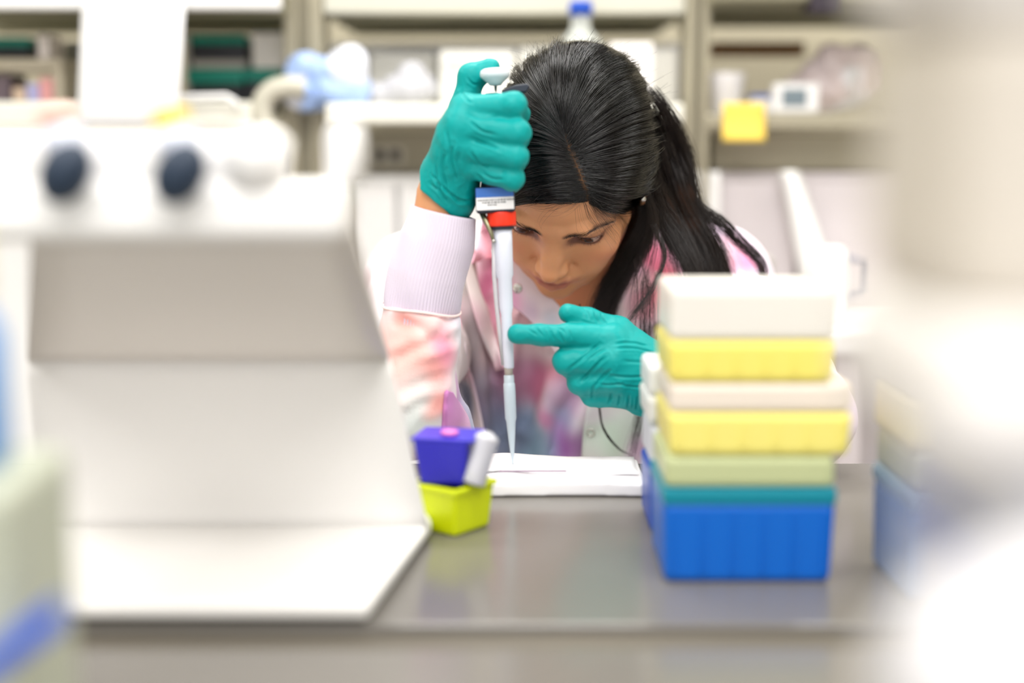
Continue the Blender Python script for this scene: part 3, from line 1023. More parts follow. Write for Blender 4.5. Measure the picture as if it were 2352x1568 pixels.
# ---- out-of-focus things at the left edge
t = thing('storage_bin', (-0.25, 0.55, BZ), 'grey-green translucent bin with blue rim at the left edge', 'bin')
a = at(172, 1200, 0.58)[0]
MB().box((a - 0.16, 0.50, BZ + 0.05), (a, 0.58, zat(1020, 0.58)), 0.006).build('bin_body', mat('bin_greygreen', rgb(186, 190, 172), rough=0.4, trans=0.1), t)
MB().prism([at(-90, 1610, 0.497), at(-90, 1540, 0.497), at(118, 1388, 0.497), at(130, 1450, 0.497)], (0, 0.012, 0), bev=0.002).build('rim', mat('rim_blue', rgb(30, 84, 196), rough=0.4), t)
MB().box((a - 0.15, 0.505, BZ + 0.0005), (a + 0.004, 0.575, BZ + 0.05), 0.004).build('bin_foot', mat('bin_white', rgb(214, 214, 220), rough=0.4), t)
wx = at(8, 900, 0.54)[0] - 0.026
zb_ = zat(1020, 0.58) + 0.0005
t = thing('wash_bottle', (wx, 0.54, zb_), 'blue blurred bottle cut off by the left edge of the photo', 'bottle')
MB().lathe([(0.01, 0), (0.025, 0.001), (0.026, 0.006), (0.026, 0.052), (0.020, 0.062), (0.012, 0.068)], (wx, 0.54, zb_), n=32).build('bottle_body', mat('bottle_blue', rgb(60, 140, 210), rough=0.3, trans=0.1), t)
MB().lathe([(0.018, 0.064), (0.021, 0.066), (0.021, 0.118), (0.004, 0.122)], (wx, 0.54, zb_), n=24).build('cap', mat('cap_yellow', rgb(240, 238, 186), rough=0.4), t)

# ---- stool under her
t = thing('lab_stool', (0.09, 1.80, 0), 'black round laboratory stool under the seated person', 'stool')
b = MB().lathe([(0.02, 0), (0.18, 0.002), (0.19, 0.02), (0.185, 0.05), (0.17, 0.058), (0.02, 0.058)], (0.09, 1.80, 0.46), n=40)
b.build('seat', m_dark, t)
MB().lathe([(0.022, 0), (0.022, 0.43)], (0.09, 1.80, 0.03), n=24).build('column', m_steel0, t)
for k in range(5):
    a = 2 * math.pi * k / 5
    MB().tube([(0.09, 1.80, 0.06), (0.09 + 0.24 * math.cos(a), 1.80 + 0.24 * math.sin(a), 0.02)], [0.018, 0.012], 10).build('leg', m_dark, t)

# ================================================================ PERSON
HS = 0.94 / 1000
HP = np.array([0.05487, 1.35539, 1.14546])


def rotm(a, b, c):
    a, b, c = (math.radians(v) for v in (a, b, c))
    ca, sa, cb, sb, cc, s_ = math.cos(a), math.sin(a), math.cos(b), math.sin(b), math.cos(c), math.sin(c)
    Rx = np.array([[1, 0, 0], [0, ca, -sa], [0, sa, ca]])
    Rz = np.array([[cb, -sb, 0], [sb, cb, 0], [0, 0, 1]])
    Ry = np.array([[cc, 0, s_], [0, 1, 0], [-s_, 0, cc]])
    return Ry @ Rx @ Rz


HR = rotm(48.376, -13.758, -2.435)


def hw(P):
    """head millimetres -> world"""
    return np.atleast_2d(P) @ HR.T * HS + HP


person = thing('person', (0.05, 1.62, 0.62), 'seated person in pastel tie-dye lab coat bending over a pipette, long dark hair, teal gloves', 'person')

EYES = []


def head_field():
    g = Field((-92, -128, -112), (92, 112, 136), 1.25)
    g.ell((0, 10, 46), (72, 92, 76))
    g.ell((0, -34, 46), (61, 56, 50), 12)
    g.ell((0, -30, -6), (61, 57, 66), 12)
    g.ell((0, -34, -52), (50, 47, 35), 14)
    g.ell((0, -65, -68), (25, 24, 19), 14)
    for s in (-1, 1):
        g.cap((s * 50, -14, -22), (s * 26, -60, -62), 15, 13, 14)          # jaw
        g.ell((s * 38, -60, -10), (22, 20, 22), 14)                          # cheek
        g.ell((s * 28, -66, -34), (20, 17, 22), 14)
        g.cap((s * 9, -84, 29), (s * 28, -83, 34), 7.5, 7.5, 9)                # brow ridge
        g.cap((s * 28, -83, 34), (s * 51, -64, 29), 7.5, 5.5, 9)
        g.ell((s * 31, -93, 17), (19, 12, 11.5), 9, cut=True)              # socket
    g.cap((0, -77.5, 24), (0, -94.5, -8), 8.0, 9.0, 18)                           # nose bridge
    g.cap((0, -97, -8), (0, -103.5, -17), 7.4, 7.4, 8)
    g.ell((0, -104, -18), (8.6, 8.2, 7.4), 6)
    for s in (-1, 1):
        g.ell((s * 10.8, -94, -20), (6.2, 9.5, 6.4), 6)                     # wing
        g.ell((s * 7, -100, -27), (3.2, 5.2, 3.2), 2, cut=True)
        g.cap((s * 18.5, -90, -17), (s * 20, -84, -25), 1.2, 1.2, 6, cut=True)
    g.ell((0, -80, -41), (27, 15, 16), 9)                                   # muzzle
    g.cap((0, -99, -27), (0, -98, -35), 1.4, 1.8, 4, cut=True)             # philtrum
    up = [(-25, -84, -44.5), (-15, -92, -39), (-5, -96.5, -37), (0, -96.5, -38), (5, -96.5, -37), (15, -92, -39), (25, -84, -44.5)]
    g.path(up, [1.5, 3.4, 4.4, 4.0, 4.4, 3.4, 1.5], 2.5)
    lo = [(-23, -84.5, -46), (-11, -92.5, -48), (0, -96, -49.5), (11, -92.5, -48), (23, -84.5, -46)]
    g.path(lo, [1.5, 4.2, 5.2, 4.2, 1.5], 2.5)
    ml = [(-28, -84, -45), (-14, -96, -42.6), (0, -101, -42.8), (14, -96, -42.6), (28, -84, -45)]
    g.path(ml, [0.9, 1.0, 1.0, 1.0, 0.9], 2.2, cut=True)
    g.cap((-12, -88, -58), (12, -88, -58), 1.6, 1.6, 9, cut=True)
    g.ell((0, -78, -76), (16, 12, 10), 10)                                  # chin
    # lids
    for s in (-1, 1):
        e = np.array([s * 32.5, -71.0, 18.0])
        g.ell(e, (14.2, 13.6, 13.6), 3.5)
        Rl = rotm(0, s * 20, -s * 7)
        g.ell(e + [s * 1.6, -13, -2.8], (15.4, 12.5, 5.7), 1.5, cut=True, R=Rl)
        a = [e + Rl @ np.array(q, float) for q in ((-13.5, -10.5, 5.5), (-6, -15.0, 8.2), (3, -15.6, 8.8), (14, -12.5, 6.6))]
        if s < 0:
            a = [e + Rl @ np.array((-q[0], q[1], q[2]), float) for q in ((-13.5, -10.5, 5.5), (-6, -15.0, 8.2), (3, -15.6, 8.8), (14, -12.5, 6.6))]
        g.path(a, [0.7, 0.9, 0.9, 0.7], 2.0, cut=True)                       # lid crease
    # ears
    for s in (-1, 1):
        R = rotm(-8, s * 24, 0)
        g.ell((s * 73, 8, 8), (5, 14, 24), 4, R=R)
        g.ell((s * 79, 3, 12), (4, 9, 16), 4, cut=True, R=R)
        g.ell((s * 74, 3, -14), (4.5, 7, 7), 5)
    # neck, bent forward from the chest
    nk = HR.T @ ((NECK - HP) / HS)
    g.cap((0, 30, -25), nk, 44, 50, 20)
    return g


NECK = np.array([0.090, 1.475, 1.055])

g = head_field()
HV, HF = g.mesh()
del g
HV = relax(HV, HF, 2, 0.4)


skin_c = np.array(rgb(212, 152, 110)[:3])
C = np.tile(skin_c, (len(HV), 1))


nz = vnoise(HV, 0.12, 3) * 0.5 + vnoise(HV, 0.4, 4) * 0.3
C = C * (1 + 0.04 * nz[:, None])
for s in (-1, 1):
    d = np.linalg.norm((HV - [s * 42, -66, -12]) / [20, 24, 16], axis=1)
    C = blend(C, 1 - sm(d, 0.2, 1.3), (206, 122, 94), 0.55)
d = np.linalg.norm((HV - [0, -108, -18]) / [12, 10, 10], axis=1)
C = blend(C, 1 - sm(d, 0.2, 1.3), (222, 152, 106), 0.5)
# lips
lipd = segd(HV, [(-23, -85, -42), (-12, -94, -40.5), (0, -98, -39.5), (12, -94, -40.5), (23, -85, -42)])
C = blend(C, (1 - sm(lipd, 3.6, 6.2)) * (1 - 0.7 * sm(np.abs(HV[:, 0]), 13, 22)) * (HV[:, 2] < -33), (168, 92, 86), 0.7)
lipd = segd(HV, [(-20, -86, -44.5), (-10, -93, -47.5), (0, -96, -48.5), (10, -93, -47.5), (20, -86, -44.5)])
C = blend(C, (1 - sm(lipd, 4.2, 7.0)) * (1 - 0.7 * sm(np.abs(HV[:, 0]), 13, 22)), (168, 92, 86), 0.7)
# liner round the eyes, brows
for s in (-1, 1):
    e = np.array([s * 32.5, -71.0, 18.0])
    Rl = rotm(0, s * 20, -s * 7)
    q = (HV - (e + [s * 1.6, -13, -2.8])) @ Rl
    n = np.sqrt((q[:, 0] / 15.2) ** 2 + (q[:, 2] / 5.7) ** 2 + (q[:, 1] / 16) ** 2)
    C = blend(C, (1 - sm(n, 1.1, 1.55)), (42, 24, 22), 0.95)
    C = blend(C, (1 - sm(n, 1.2, 2.1)), (150, 92, 72), 0.45)
    br = [(s * 12, -91, 28), (s * 24, -91, 34.5), (s * 38, -82, 37.5), (s * 54, -64, 31)]
    bd = segd(HV, br)
    C = blend(C, 1 - sm(bd, 1.2, 4.4), (80, 50, 38), 0.75)
# scalp a little darker above the hairline
m_skin = mat('skin', rgb(212, 152, 110), rough=0.42, spec=0.45, sss=0.25, bump=0.12, bscale=900)
attr_mat(m_skin)
HVW = hw(HV)

# ------------- the rest of the body (under the clothes)
SH_L = at(965, 645, 1.52)      # her right shoulder, on the left in the photograph
SH_R = at(1640, 640, 1.50)
PEL = np.array([0.09, 1.80, 0.66])
CHEST = np.array([0.085, 1.56, 0.93])
WR_L = at(1014, 445, 1.20)
EL_L = at(936, 1035, 1.200)
WR_R = at(1548, 892, 1.19)
EL_R = at(1840, 1060, 1.195); EL_R[2] = max(EL_R[2], 0.945)
EL_L[2] = max(EL_L[2], 0.948)


def body_field():
    g = Field((-0.45, 1.05, 0.0), (0.65, 2.15, 1.25), 0.0065)
    g.cap(PEL, CHEST, 0.125, 0.125, 0.05)
    g.cap(PEL + [-.06, 0, 0], PEL + [.06, 0, 0], 0.12, 0.12, 0.05)
    mid = (SH_L + SH_R) / 2
    g.cap(SH_L * .8 + mid * .2 + [0, .03, -.03], SH_R * .8 + mid * .2 + [0, .03, -.03], 0.052, 0.052, 0.05)
    g.cap(CHEST, mid + [0, 0.03, -0.05], 0.12, 0.09, 0.06)
    g.cap(mid + [0, .02, -.02], NECK, 0.055, 0.05, 0.04)
    for a, b, c in ((SH_L, EL_L, WR_L), (SH_R, EL_R, WR_R)):
        g.path([a, b, c], [0.040, 0.030, 0.0205], 0.006)
        g.cap(c, c * 1.10 - b * 0.10, 0.020, 0.018, 0.004)
    for s in (-1, 1):
        hip = PEL + [s * 0.085, -0.02, -0.02]
        kn = hip + [s * 0.03, -0.40, -0.02]
        an = kn + [0, 0.06, -0.46]
        g.path([hip, kn, an], [0.088, 0.060, 0.038], 0.03)
        an[2] = 0.10
        g.path([kn, an, [an[0], an[1], 0.055]], [0.056, 0.038, 0.036], 0.02)
        g.cap([an[0], an[1], 0.045], [an[0], an[1] - 0.13, 0.036], 0.038, 0.03, 0.02)
    return g


g = body_field()
BV, BF = g.mesh()
del g
nH = len(HVW)
# drop the part of the coarse body that lies inside the finer head mesh
me = npmesh('body', np.vstack([HVW, BV]), np.vstack([HF, BF + nH]))
vcol(me, np.vstack([C, np.tile(skin_c, (len(BV), 1))]))
body = link('body', me, m_skin, person)

# ------------- eyes
tip_w = at(1178, 1066, 1.17)
m_eye = attr_mat(mat('eye', rgb(230, 215, 205), rough=0.1, spec=0.5, coat=0.1))
for s in (-1, 1):
    e = np.array([s * 32.5, -71.0, 18.0])
    gz = HR.T @ ((tip_w - hw(e)[0]) / HS)
    gz /= np.linalg.norm(gz)
    gz = gz * 0.45 + np.array([0.0, -1, -0.25]) * 0.55
    gz /= np.linalg.norm(gz)
    bm = bmesh.new()
    bmesh.ops.create_icosphere(bm, subdivisions=5, radius=1)
    Vs = np.array([v.co[:] for v in bm.verts])
    c = Vs @ gz
    ang = np.degrees(np.arccos(np.clip(c, -1, 1)))
    P = Vs * (12.3 + 0.9 * np.clip(1 - ang / 34, 0, 1) ** 0.5)[:, None]
    Cc = np.tile(np.array(rgb(172, 138, 126)[:3]), (len(Vs), 1))  # eye white darkened: shadow of the lashes put into its colour
    Cc = blend(Cc, 1 - sm(ang, 30, 33), (40, 22, 16))
    Cc = blend(Cc, 1 - sm(ang, 22, 29), (70, 38, 26))
    Cc = blend(Cc, 1 - sm(ang, 10.5, 12), (6, 5, 5))
    for v, p in zip(bm.verts, hw(P + e)):
        v.co = p
    me = bpy.data.meshes.new('eye')
    bm.to_mesh(me); bm.free()
    vcol(me, Cc)
    link('eye', me, m_eye, person, smooth=True)

# ------------- hair cap
m_hair = mat('hair', rgb(15, 12, 13), rough=0.24, spec=0.9)
m_cap = attr_mat(mat('hair_roots', rgb(16, 12, 12), rough=0.7, spec=0.1))
PART = [(1352, 468), (1346, 432), (1330, 396), (1316, 362), (1302, 330), (1292, 296)]


def cap_field():
    g = Field((-110, -115, -170), (175, 135, 150), 1.8)
    g.ell((0, 15, 50), (77, 98, 77))
    g.ell((0, -30, 52), (66, 57, 52), 14)
    for s in (-1, 1):
        g.ell((s * 50, 20, 10), (32, 55, 58), 16)
    g.half((0, 0, 2), (0, -0.88, -1), 5)
    # the swept-up roll of hair over the crown
    for i, (x, y, z, r) in enumerate([(-44, 50, 88, 12), (-26, 58, 98, 13), (-6, 64, 104, 13), (14, 64, 103, 14), (34, 58, 94, 12)]):
        g.ell((x, y, z), (r, r + 6, r), 8)
    g.ell((0, 70, 30), (64, 52, 70), 20)
    g.ell((60, 42, -22), (20, 30, 40), 14)
    g.ell((-60, 42, -22), (20, 30, 40), 14)
    for P, r in (([(1500, 300, 1.375), (1545, 380, 1.385), (1568, 450, 1.385), (1592, 520, 1.38), (1622, 590, 1.375)], [9, 12, 12, 11, 7]),
                 ([(1490, 400, 1.37), (1520, 480, 1.37), (1555, 550, 1.37), (1590, 625, 1.365)], [9, 12, 11, 6]),
                 ([(1478, 430, 1.385), (1474, 510, 1.39), (1445, 580, 1.39), (1405, 650, 1.39), (1382, 720, 1.385)], [12, 13, 12, 10, 6])):
        g.path([HR.T @ ((at(*q) - HP) / HS) for q in P], r, 8)
    return g


g = cap_field()
CV, CFq = g.mesh()
del g
CVW = hw(CV)
me = npmesh('hair', CVW, CFq)
partw = []
bvh_head = BVHTree.FromPolygons([tuple(v) for v in HVW.tolist()], HF.tolist())
bvh_hair = BVHTree.FromPolygons([tuple(v) for v in np.vstack([HVW, CVW]).tolist()], np.vstack([HF, CFq + nH]).tolist())
for p in cr(PART, 30):
    h = bvh_hair.ray_cast(Vector(CP), Vector(ray(*p)))
    partw.append(np.array(h[0]))
dpart = segd(CVW * 1000, [p * 1000 for p in partw])
Cc = np.tile(np.array(rgb(18, 14, 14)[:3]), (len(CVW), 1))
Cc = blend(Cc, 1 - sm(dpart, 2, 18), (122, 88, 62), 0.9)
fr = 1 - sm(CV[:, 2] + 0.88 * CV[:, 1] + 0, 0, 16)
Cc = blend(Cc, fr, (100, 70, 54), 0.35)
vcol(me, Cc)
hair = link('hair', me, m_cap, person)


def on_hair(px, py, lift, bv=None, depth=[1.3]):
    h = (bv or bvh_hair).ray_cast(Vector(CP), Vector(ray(px, py)))
    if h[0] is None:
        r = ray(px, py)
        q = Vector(CP + r * (depth[0] / r[1]))
        n = (bv or bvh_hair).find_nearest(q)
        return np.array(n[0] + n[1] * lift), np.array(n[1]), False
    depth[0] = h[0].y
    n = h[1]
    return np.array(h[0] + n * lift), np.array(n), True


RS = [[(1352, 468), (1395, 480), (1438, 482), (1476, 462)],
      [(1348, 440), (1400, 452), (1456, 446), (1492, 418)],
      [(1334, 400), (1400, 402), (1468, 388), (1514, 350)],
      [(1318, 362), (1380, 335), (1452, 308), (1522, 285)],
      [(1304, 330), (1350, 275), (1415, 222), (1494, 188)],
      [(1297, 305), (1326, 228), (1362, 160), (1428, 124)],
      [(1292, 292), (1294, 220), (1302, 150), (1310, 104)]]
LS = [[(1350, 462), (1290, 462), (1215, 462), (1140, 478)],
      [(1346, 436), (1280, 434), (1215, 442), (1140, 462)],
      [(1332, 400), (1270, 402), (1205, 418), (1140, 440)],
      [(1317, 362), (1255, 352), (1195, 362), (1135, 392)],
      [(1303, 330), (1245, 290), (1190, 272), (1140, 270)],
      [(1296, 305), (1254, 236), (1216, 180), (1205, 138)],
      [(1292, 292), (1292, 220), (1298, 150), (1306, 104)]]


def flow(G, t, n=16):
    rows = [cr([row[j] for row in G], 61) for j in range(4)]
    i = t * 59.999
    a = int(i); f = i - a
    pts = [rows[j][a] * (1 - f) + rows[j][a + 1] * f for j in range(4)]
    return cr(pts, n)


FR = [flow(RS, t, 24) for t in np.linspace(0, 1, 90)]
FL = [flow(LS, t, 24) for t in np.linspace(0, 1, 90)]
strands = []
NS = 12500
clump_off = np.random.default_rng(5).normal(0, 1, (2, 90, 2))
for k in range(NS):
    side = k % 2
    Fg = (FR, FL)[side]
    t = rng.uniform(0, 1)
    i = min(int(t * 89), 88)
    f = t * 89 - i
    base = Fg[i] * (1 - f) + Fg[i + 1] * f
    u0 = rng.uniform(0.03, 0.72) if rng.random() < 0.62 else rng.uniform(0.02, 0.11)
    u1 = min(1.0, u0 + rng.uniform(0.35, 0.8))
    n = 14
    uu = np.linspace(u0, u1, n) * 23
    ii = np.minimum(uu.astype(int), 22)
    pts = base[ii] * (1 - (uu - ii))[:, None] + base[ii + 1] * (uu - ii)[:, None]
    v = (np.linspace(0, 1, n))[:, None]
    # strands drift together into locks
    ck = int(t * 34 + 0.7 * math.sin(t * 23))
    lock = ((ck + 0.5) / 34 - t) * 89
    j = np.clip(i + f + lock * rng.uniform(0.25, 0.8) * np.linspace(0, 1, n), 0, 88.99)
    ji = j.astype(int)
    A = np.array([Fg[a][b] for a, b in zip(ji, ii)])
    B = np.array([Fg[a + 1][b] for a, b in zip(ji, ii)])
    pts = A + (B - A) * (j - ji)[:, None]
    nn = rng.normal(0, 1, 2) * (3.0 + 5 * max(0, t - 0.5)) + np.array([math.sin(ck * 7.7), math.cos(ck * 3.3)]) * 7 * t
    pts = pts + v * nn + np.sin(v * rng.uniform(2, 5) + rng.uniform(0, 6)) * rng.normal(0, 1.2, 2)
    l0 = 0.0004
    l1 = abs(rng.normal(0, 0.0016)) + 0.0008 + 0.0018 * (0.5 + 0.5 * math.sin(ck * 2.4 + side))
    if t > 0.5: l1 += (abs(rng.normal(0, 0.002)) + 0.0055 * max(0, math.sin(ck * 5.1 + side * 2))) * (t - 0.5) * 2
    if rng.random() < 0.02: l1 += rng.uniform(0.002, 0.008)
    P3 = []
    miss = False
    for m_, (x, y) in enumerate(pts):
        vv = m_ / (n - 1)
        lf = l0 + l1 * math.sin(min(vv * 2.2, math.pi / 2))
        if not miss:
            p, nr, ok = on_hair(x, y, lf)
            miss = not ok and m_ > 1
        if miss:                       # over the horizon: carry on round the back
            st_ = np.linalg.norm(P3[-1] - P3[-2])
            d = (P3[-1] - P3[-2]) / (st_ + 1e-9) + np.array([0, 1.1, -0.25])
            d -= nr * (d @ nr)
            d /= np.linalg.norm(d)
            h = bvh_hair.find_nearest(Vector(P3[-1] + d * min(max(st_, 0.003), 0.008)))
            nr = np.array(h[1])
            p = np.array(h[0]) + nr * lf * 0.8
        P3.append(p)
    P3 = np.array(P3)
    P3[1:-1] = (P3[:-2] + 2 * P3[1:-1] + P3[2:]) / 4
    r = rng.uniform(0.00012, 0.00022) * np.clip(np.minimum(np.linspace(0.3, 6, n), np.linspace(5, 0.25, n)), 0, 1)
    strands.append((P3, r))
# fine loose hairs lying across the locks
for k in range(1500):
    side = k % 2
    Fg = (FR, FL)[side]
    t = rng.uniform(0, 1); i = min(int(t * 89), 87)
    u0 = rng.uniform(0, 0.6); u1 = min(0.97, u0 + rng.uniform(0.2, 0.45))
    uu = np.linspace(u0, u1, 12) * 23
    drift = rng.normal(0, 5)
    rows = np.clip(i + drift * np.linspace(0, 1, 12), 0, 89).astype(int)
    pts = np.array([Fg[a][min(int(b + .5), 23)] * 1.0 for a, b in zip(rows, uu)])
    pts = cr(pts[::3], 12) + np.sin(np.linspace(0, rng.uniform(1, 4), 12))[:, None] * rng.normal(0, 4, 2)
    P3 = np.array([on_hair(x, y, 0.0022 + 0.003 * rng.random() * math.sin(math.pi * m_ / 11))[0] for m_, (x, y) in enumerate(pts)])
    for _ in range(3):
        P3[1:-1] = (P3[:-2] + 2 * P3[1:-1] + P3[2:]) / 4
    strands.append((P3, rng.uniform(0.00008, 0.00014) * np.linspace(1, 0.4, 12)))
# hair round the back of the head
cb = bvh_hair
for k in range(2600):
    a = rng.uniform(0, 2 * math.pi)
    th0 = rng.uniform(0.15, 0.9)
    p = np.array([math.sin(a) * 70 * th0, 60 + math.cos(a) * 30, 110.0])
    P3 = []
    for m_ in range(12):
        q = hw(p)[0]
        h = cb.find_nearest(Vector(q))
        P3.append(np.array(h[0] + h[1] * 0.0016))
        p = p + np.array([math.sin(a) * 4.5, 9 - m_ * 0.5, -3 - m_ * 1.2])
    strands.append((np.array(P3), np.full(12, 0.00018) * np.linspace(1, 0.3, 12)))
# flyaways over the crown
for k in range(240):
    x = rng.uniform(1190, 1500)
    top = np.interp(x, [1190, 1260, 1330, 1400, 1450, 1500], [150, 112, 104, 122, 150, 215])
    p0, n0, ok = on_hair(x + rng.uniform(-8, 8), top + rng.uniform(8, 45), 0.001)
    d = np.array(n0) * rng.uniform(0.4, 1) + np.array([rng.normal(0, 0.7), rng.normal(0, .3), 0.6])
    d /= np.linalg.norm(d)
    L = rng.uniform(0.006, 0.022)
    side = np.array([rng.normal(0, 1), rng.normal(0, .4), 0.1]) * L * 0.5
    v = np.linspace(0, 1, 9)[:, None]
    strands.append((p0 + d * L * v + side * v ** 2, np.full(9, 0.00009) * np.linspace(1, 0.5, 9)))
m_h = m_hair
hm = strands_mesh('hair_strands', strands)
link('hair_strands', hm, m_h, hair)

# ---- loose lengths: (points px,py,Y), spread start, end in metres, count, radius
LOOSE = [
    ([(1495, 215, 1.37), (1540, 280, 1.375), (1575, 360, 1.387), (1588, 440, 1.387), (1604, 510, 1.381), (1640, 585, 1.375), (1668, 660, 1.375), (1690, 760, 1.375)], .007, .011, 420, .00016),
    ([(1505, 260, 1.36), (1535, 340, 1.39), (1558, 420, 1.381), (1590, 500, 1.381), (1630, 570, 1.375), (1655, 640, 1.39), (1660, 740, 1.38)], .009, .014, 700, .00017),
    ([(1508, 330, 1.36), (1525, 400, 1.38), (1545, 470, 1.39), (1580, 540, 1.38), (1615, 610, 1.37), (1635, 700, 1.36)], .009, .016, 800, .00017),
    ([(1490, 400, 1.35), (1510, 460, 1.36), (1535, 520, 1.36), (1572, 590, 1.35), (1600, 680, 1.34)], .009, .016, 700, .00017),
    ([(1485, 425, 1.36), (1488, 500, 1.36), (1462, 570, 1.36), (1418, 640, 1.37), (1385, 700, 1.37), (1372, 780, 1.36)], .008, .010, 900, .00017),
    ([(1490, 440, 1.37), (1478, 520, 1.39), (1440, 600, 1.375), (1400, 670, 1.375), (1380, 760, 1.375)], .010, .011, 700, .00017),
    ([(1480, 440, 1.33), (1500, 520, 1.335), (1490, 600, 1.34), (1465, 680, 1.34), (1450, 760, 1.34), (1440, 860, 1.34)], .005, .016, 64, .00012),
    ([(1500, 520, 1.34), (1525, 590, 1.33), (1500, 660, 1.32), (1460, 720, 1.31), (1430, 760, 1.30)], .002, .004, 60, .00016),
    ([(1560, 440, 1.381), (1610, 485, 1.381), (1650, 510, 1.381), (1700, 560, 1.381), (1740, 600, 1.381), (1750, 640, 1.381), (1742, 690, 1.381)], .006, .004, 180, .00016),
    ([(1575, 480, 1.375), (1622, 540, 1.375), (1650, 600, 1.375), (1665, 650, 1.375), (1680, 720, 1.375)], .005, .008, 300, .00016),
    ([(1330, 700, 1.34), (1372, 860, 1.35), (1376, 930, 1.345), (1386, 985, 1.34), (1418, 1028, 1.335), (1452, 1048, 1.33)], .0012, .0012, 34, .00016),
    ([(1480, 640, 1.34), (1478, 760, 1.34), (1472, 900, 1.34), (1456, 990, 1.335), (1440, 1062, 1.33)], .004, .0045, 40, .00014),
    ([(1500, 640, 1.34), (1500, 760, 1.34), (1490, 900, 1.34), (1470, 990, 1.335), (1452, 1062, 1.33)], .006, .008, 46, .00012),
    ([(1470, 600, 1.33), (1485, 700, 1.33), (1490, 820, 1.33), (1530, 900, 1.33)], .006, .02, 44, .00010),
]
ls = []
for pts, s0, s1, cnt, rad in LOOSE:
    W3 = cr([at(*p) for p in pts], 26)
    nl = max(3, cnt // 25)
    locks = rng.normal(0, 1, (nl, 3))
    for k in range(cnt):
        lk = locks[k % nl]
        o = rng.normal(0, 1, 3)
        a = rng.uniform(0, 0.25) if rng.random() < 0.6 else 0
        b = rng.uniform(0.75, 1.0)
        v = np.linspace(a, b, 18)
        ii = np.minimum((v * 25).astype(int), 24)
        B = W3[ii] + (W3[ii + 1] - W3[ii]) * (v * 25 - ii)[:, None]
        sp = s0 + (s1 - s0) * v
        mixk = 0.35 + 0.25 * np.sin(v * 3 + lk[0])
        off = (lk[None] * (1 - mixk[:, None]) * 0.8 + o[None] * mixk[:, None]) * sp[:, None] * 0.75
        wob = np.sin(v[:, None] * (5 + lk[1] * 2) + lk * 3) * 0.0022 + np.sin(v[:, None] * rng.uniform(4, 11) + o * 2) * 0.0009
        P = B + off + wob * min(1, s1 / 0.006)
        ls.append((P, rad * rng.uniform(0.7, 1.2) * np.linspace(1.05, 0.5, 18)))
# stray wisps drawn over the brow and cheek
WIS = [([(1352, 452), (1368, 490), (1392, 530), (1418, 568), (1430, 598)], 22, 8), ([(1380, 468), (1400, 500), (1418, 530), (1432, 572)], 14, 8),
       ([(1345, 458), (1352, 490), (1372, 520), (1398, 548)], 22, 10), ([(1400, 470), (1425, 500), (1440, 540), (1446, 560)], 14, 4),
       ([(1335, 455), (1320, 472), (1292, 486), (1262, 488)], 9, 6), ([(1300, 458), (1280, 470), (1250, 476), (1212, 470)], 12, 5),
       ([(1270, 460), (1240, 480), (1225, 500), (1230, 520)], 4, 9), ([(1440, 478), (1452, 490), (1458, 505)], 16, 5), ([(1365, 462), (1385, 480), (1420, 492), (1450, 490)], 60, 7)]
for pts, cnt, spd in WIS:
    for k in range(cnt):
        o = rng.normal(0, spd, 2)
        q = cr(pts, 14)
        v = np.linspace(0, 1, 14)[:, None]
        q = q + o * (1.0 + 0.5 * v) + np.sin(v * rng.uniform(2, 6)) * rng.normal(0, 2, 2)
        q = q[:int(rng.uniform(9, 14.9))]
        P = np.array([on_hair(x, y, 0.0012 + 0.003 * math.sin(math.pi * min(1, m_ / 12)))[0] for m_, (x, y) in enumerate(q)])
        P[1:-1] = (P[:-2] + 2 * P[1:-1] + P[2:]) / 4
        ls.append((P, 0.000075 * rng.uniform(0.7, 1.2) * np.linspace(1.1, 0.4, len(P))))
link('loose_hair', strands_mesh('loose_hair', ls), mat('hair_length', rgb(30, 20, 17), rough=0.28, spec=0.7), hair)

# brows and lashes
for s in (-1, 1):
    bl = []
    br = cr([(s * 12, -91, 27.5), (s * 24, -92, 34), (s * 38, -83, 37), (s * 54, -64, 31)], 40)
    for k in range(210):
        i = rng.uniform(0, 38)
        p = br[int(i)] + (br[int(i) + 1] - br[int(i)]) * (i % 1)
        wd = 3.6 * (1 - i / 50)
        q0 = p + rng.normal(0, 0.45, 3) * wd
        tdir = br[min(int(i) + 2, 39)] - br[int(i)]
        tdir = tdir / np.linalg.norm(tdir)
        d = tdir * 4.5 + np.array([0, -0.8, 2.2 * (1 - i / 30)])
        P = []
        for v in np.linspace(0, 1, 5):
            h = bvh_head.find_nearest(Vector(hw(q0 + d * v)[0]))
            P.append(np.array(h[0] + h[1] * (0.0002 + 0.0006 * v)))
        bl.append((np.array(P), np.full(5, 0.00009) * np.linspace(1, 0.3, 5)))
    link('eyebrow', strands_mesh('eyebrow', bl), m_hair, hair)
for s in (-1, 1):
    bl = []
    e = np.array([s * 32.5, -71.0, 18.0])
    Rl = rotm(0, s * 20, -s * 7)
    for k in range(60):
        up = k % 3 != 0
        a = rng.uniform(0.12, 0.92) * math.pi
        q = np.array([15.0 * math.cos(a), -2.0, (5.7 if up else -5.7) * math.sin(a)])
        base = e + [s * 1.6, -13, -2.8] + Rl @ q
        h = bvh_head.find_nearest(Vector(hw(base)[0]))
        b = np.array(h[0])
        d = (HR @ (Rl @ np.array([math.cos(a) * 0.7, -1.0, (0.35 if up else -0.5)])))
        d /= np.linalg.norm(d)
        L = (0.0065 if up else 0.002) * rng.uniform(0.8, 1.1)
        c = HR @ np.array([0, 0, 1 if up else -1])
        v = np.linspace(0, 1, 6)[:, None]
        bl.append((b + d * L * v + c * L * 0.5 * v ** 2, np.full(6, 0.0001) * np.linspace(1, 0.3, 6)))
    link('eyelashes', strands_mesh('eyelashes', bl), m_hair, hair)

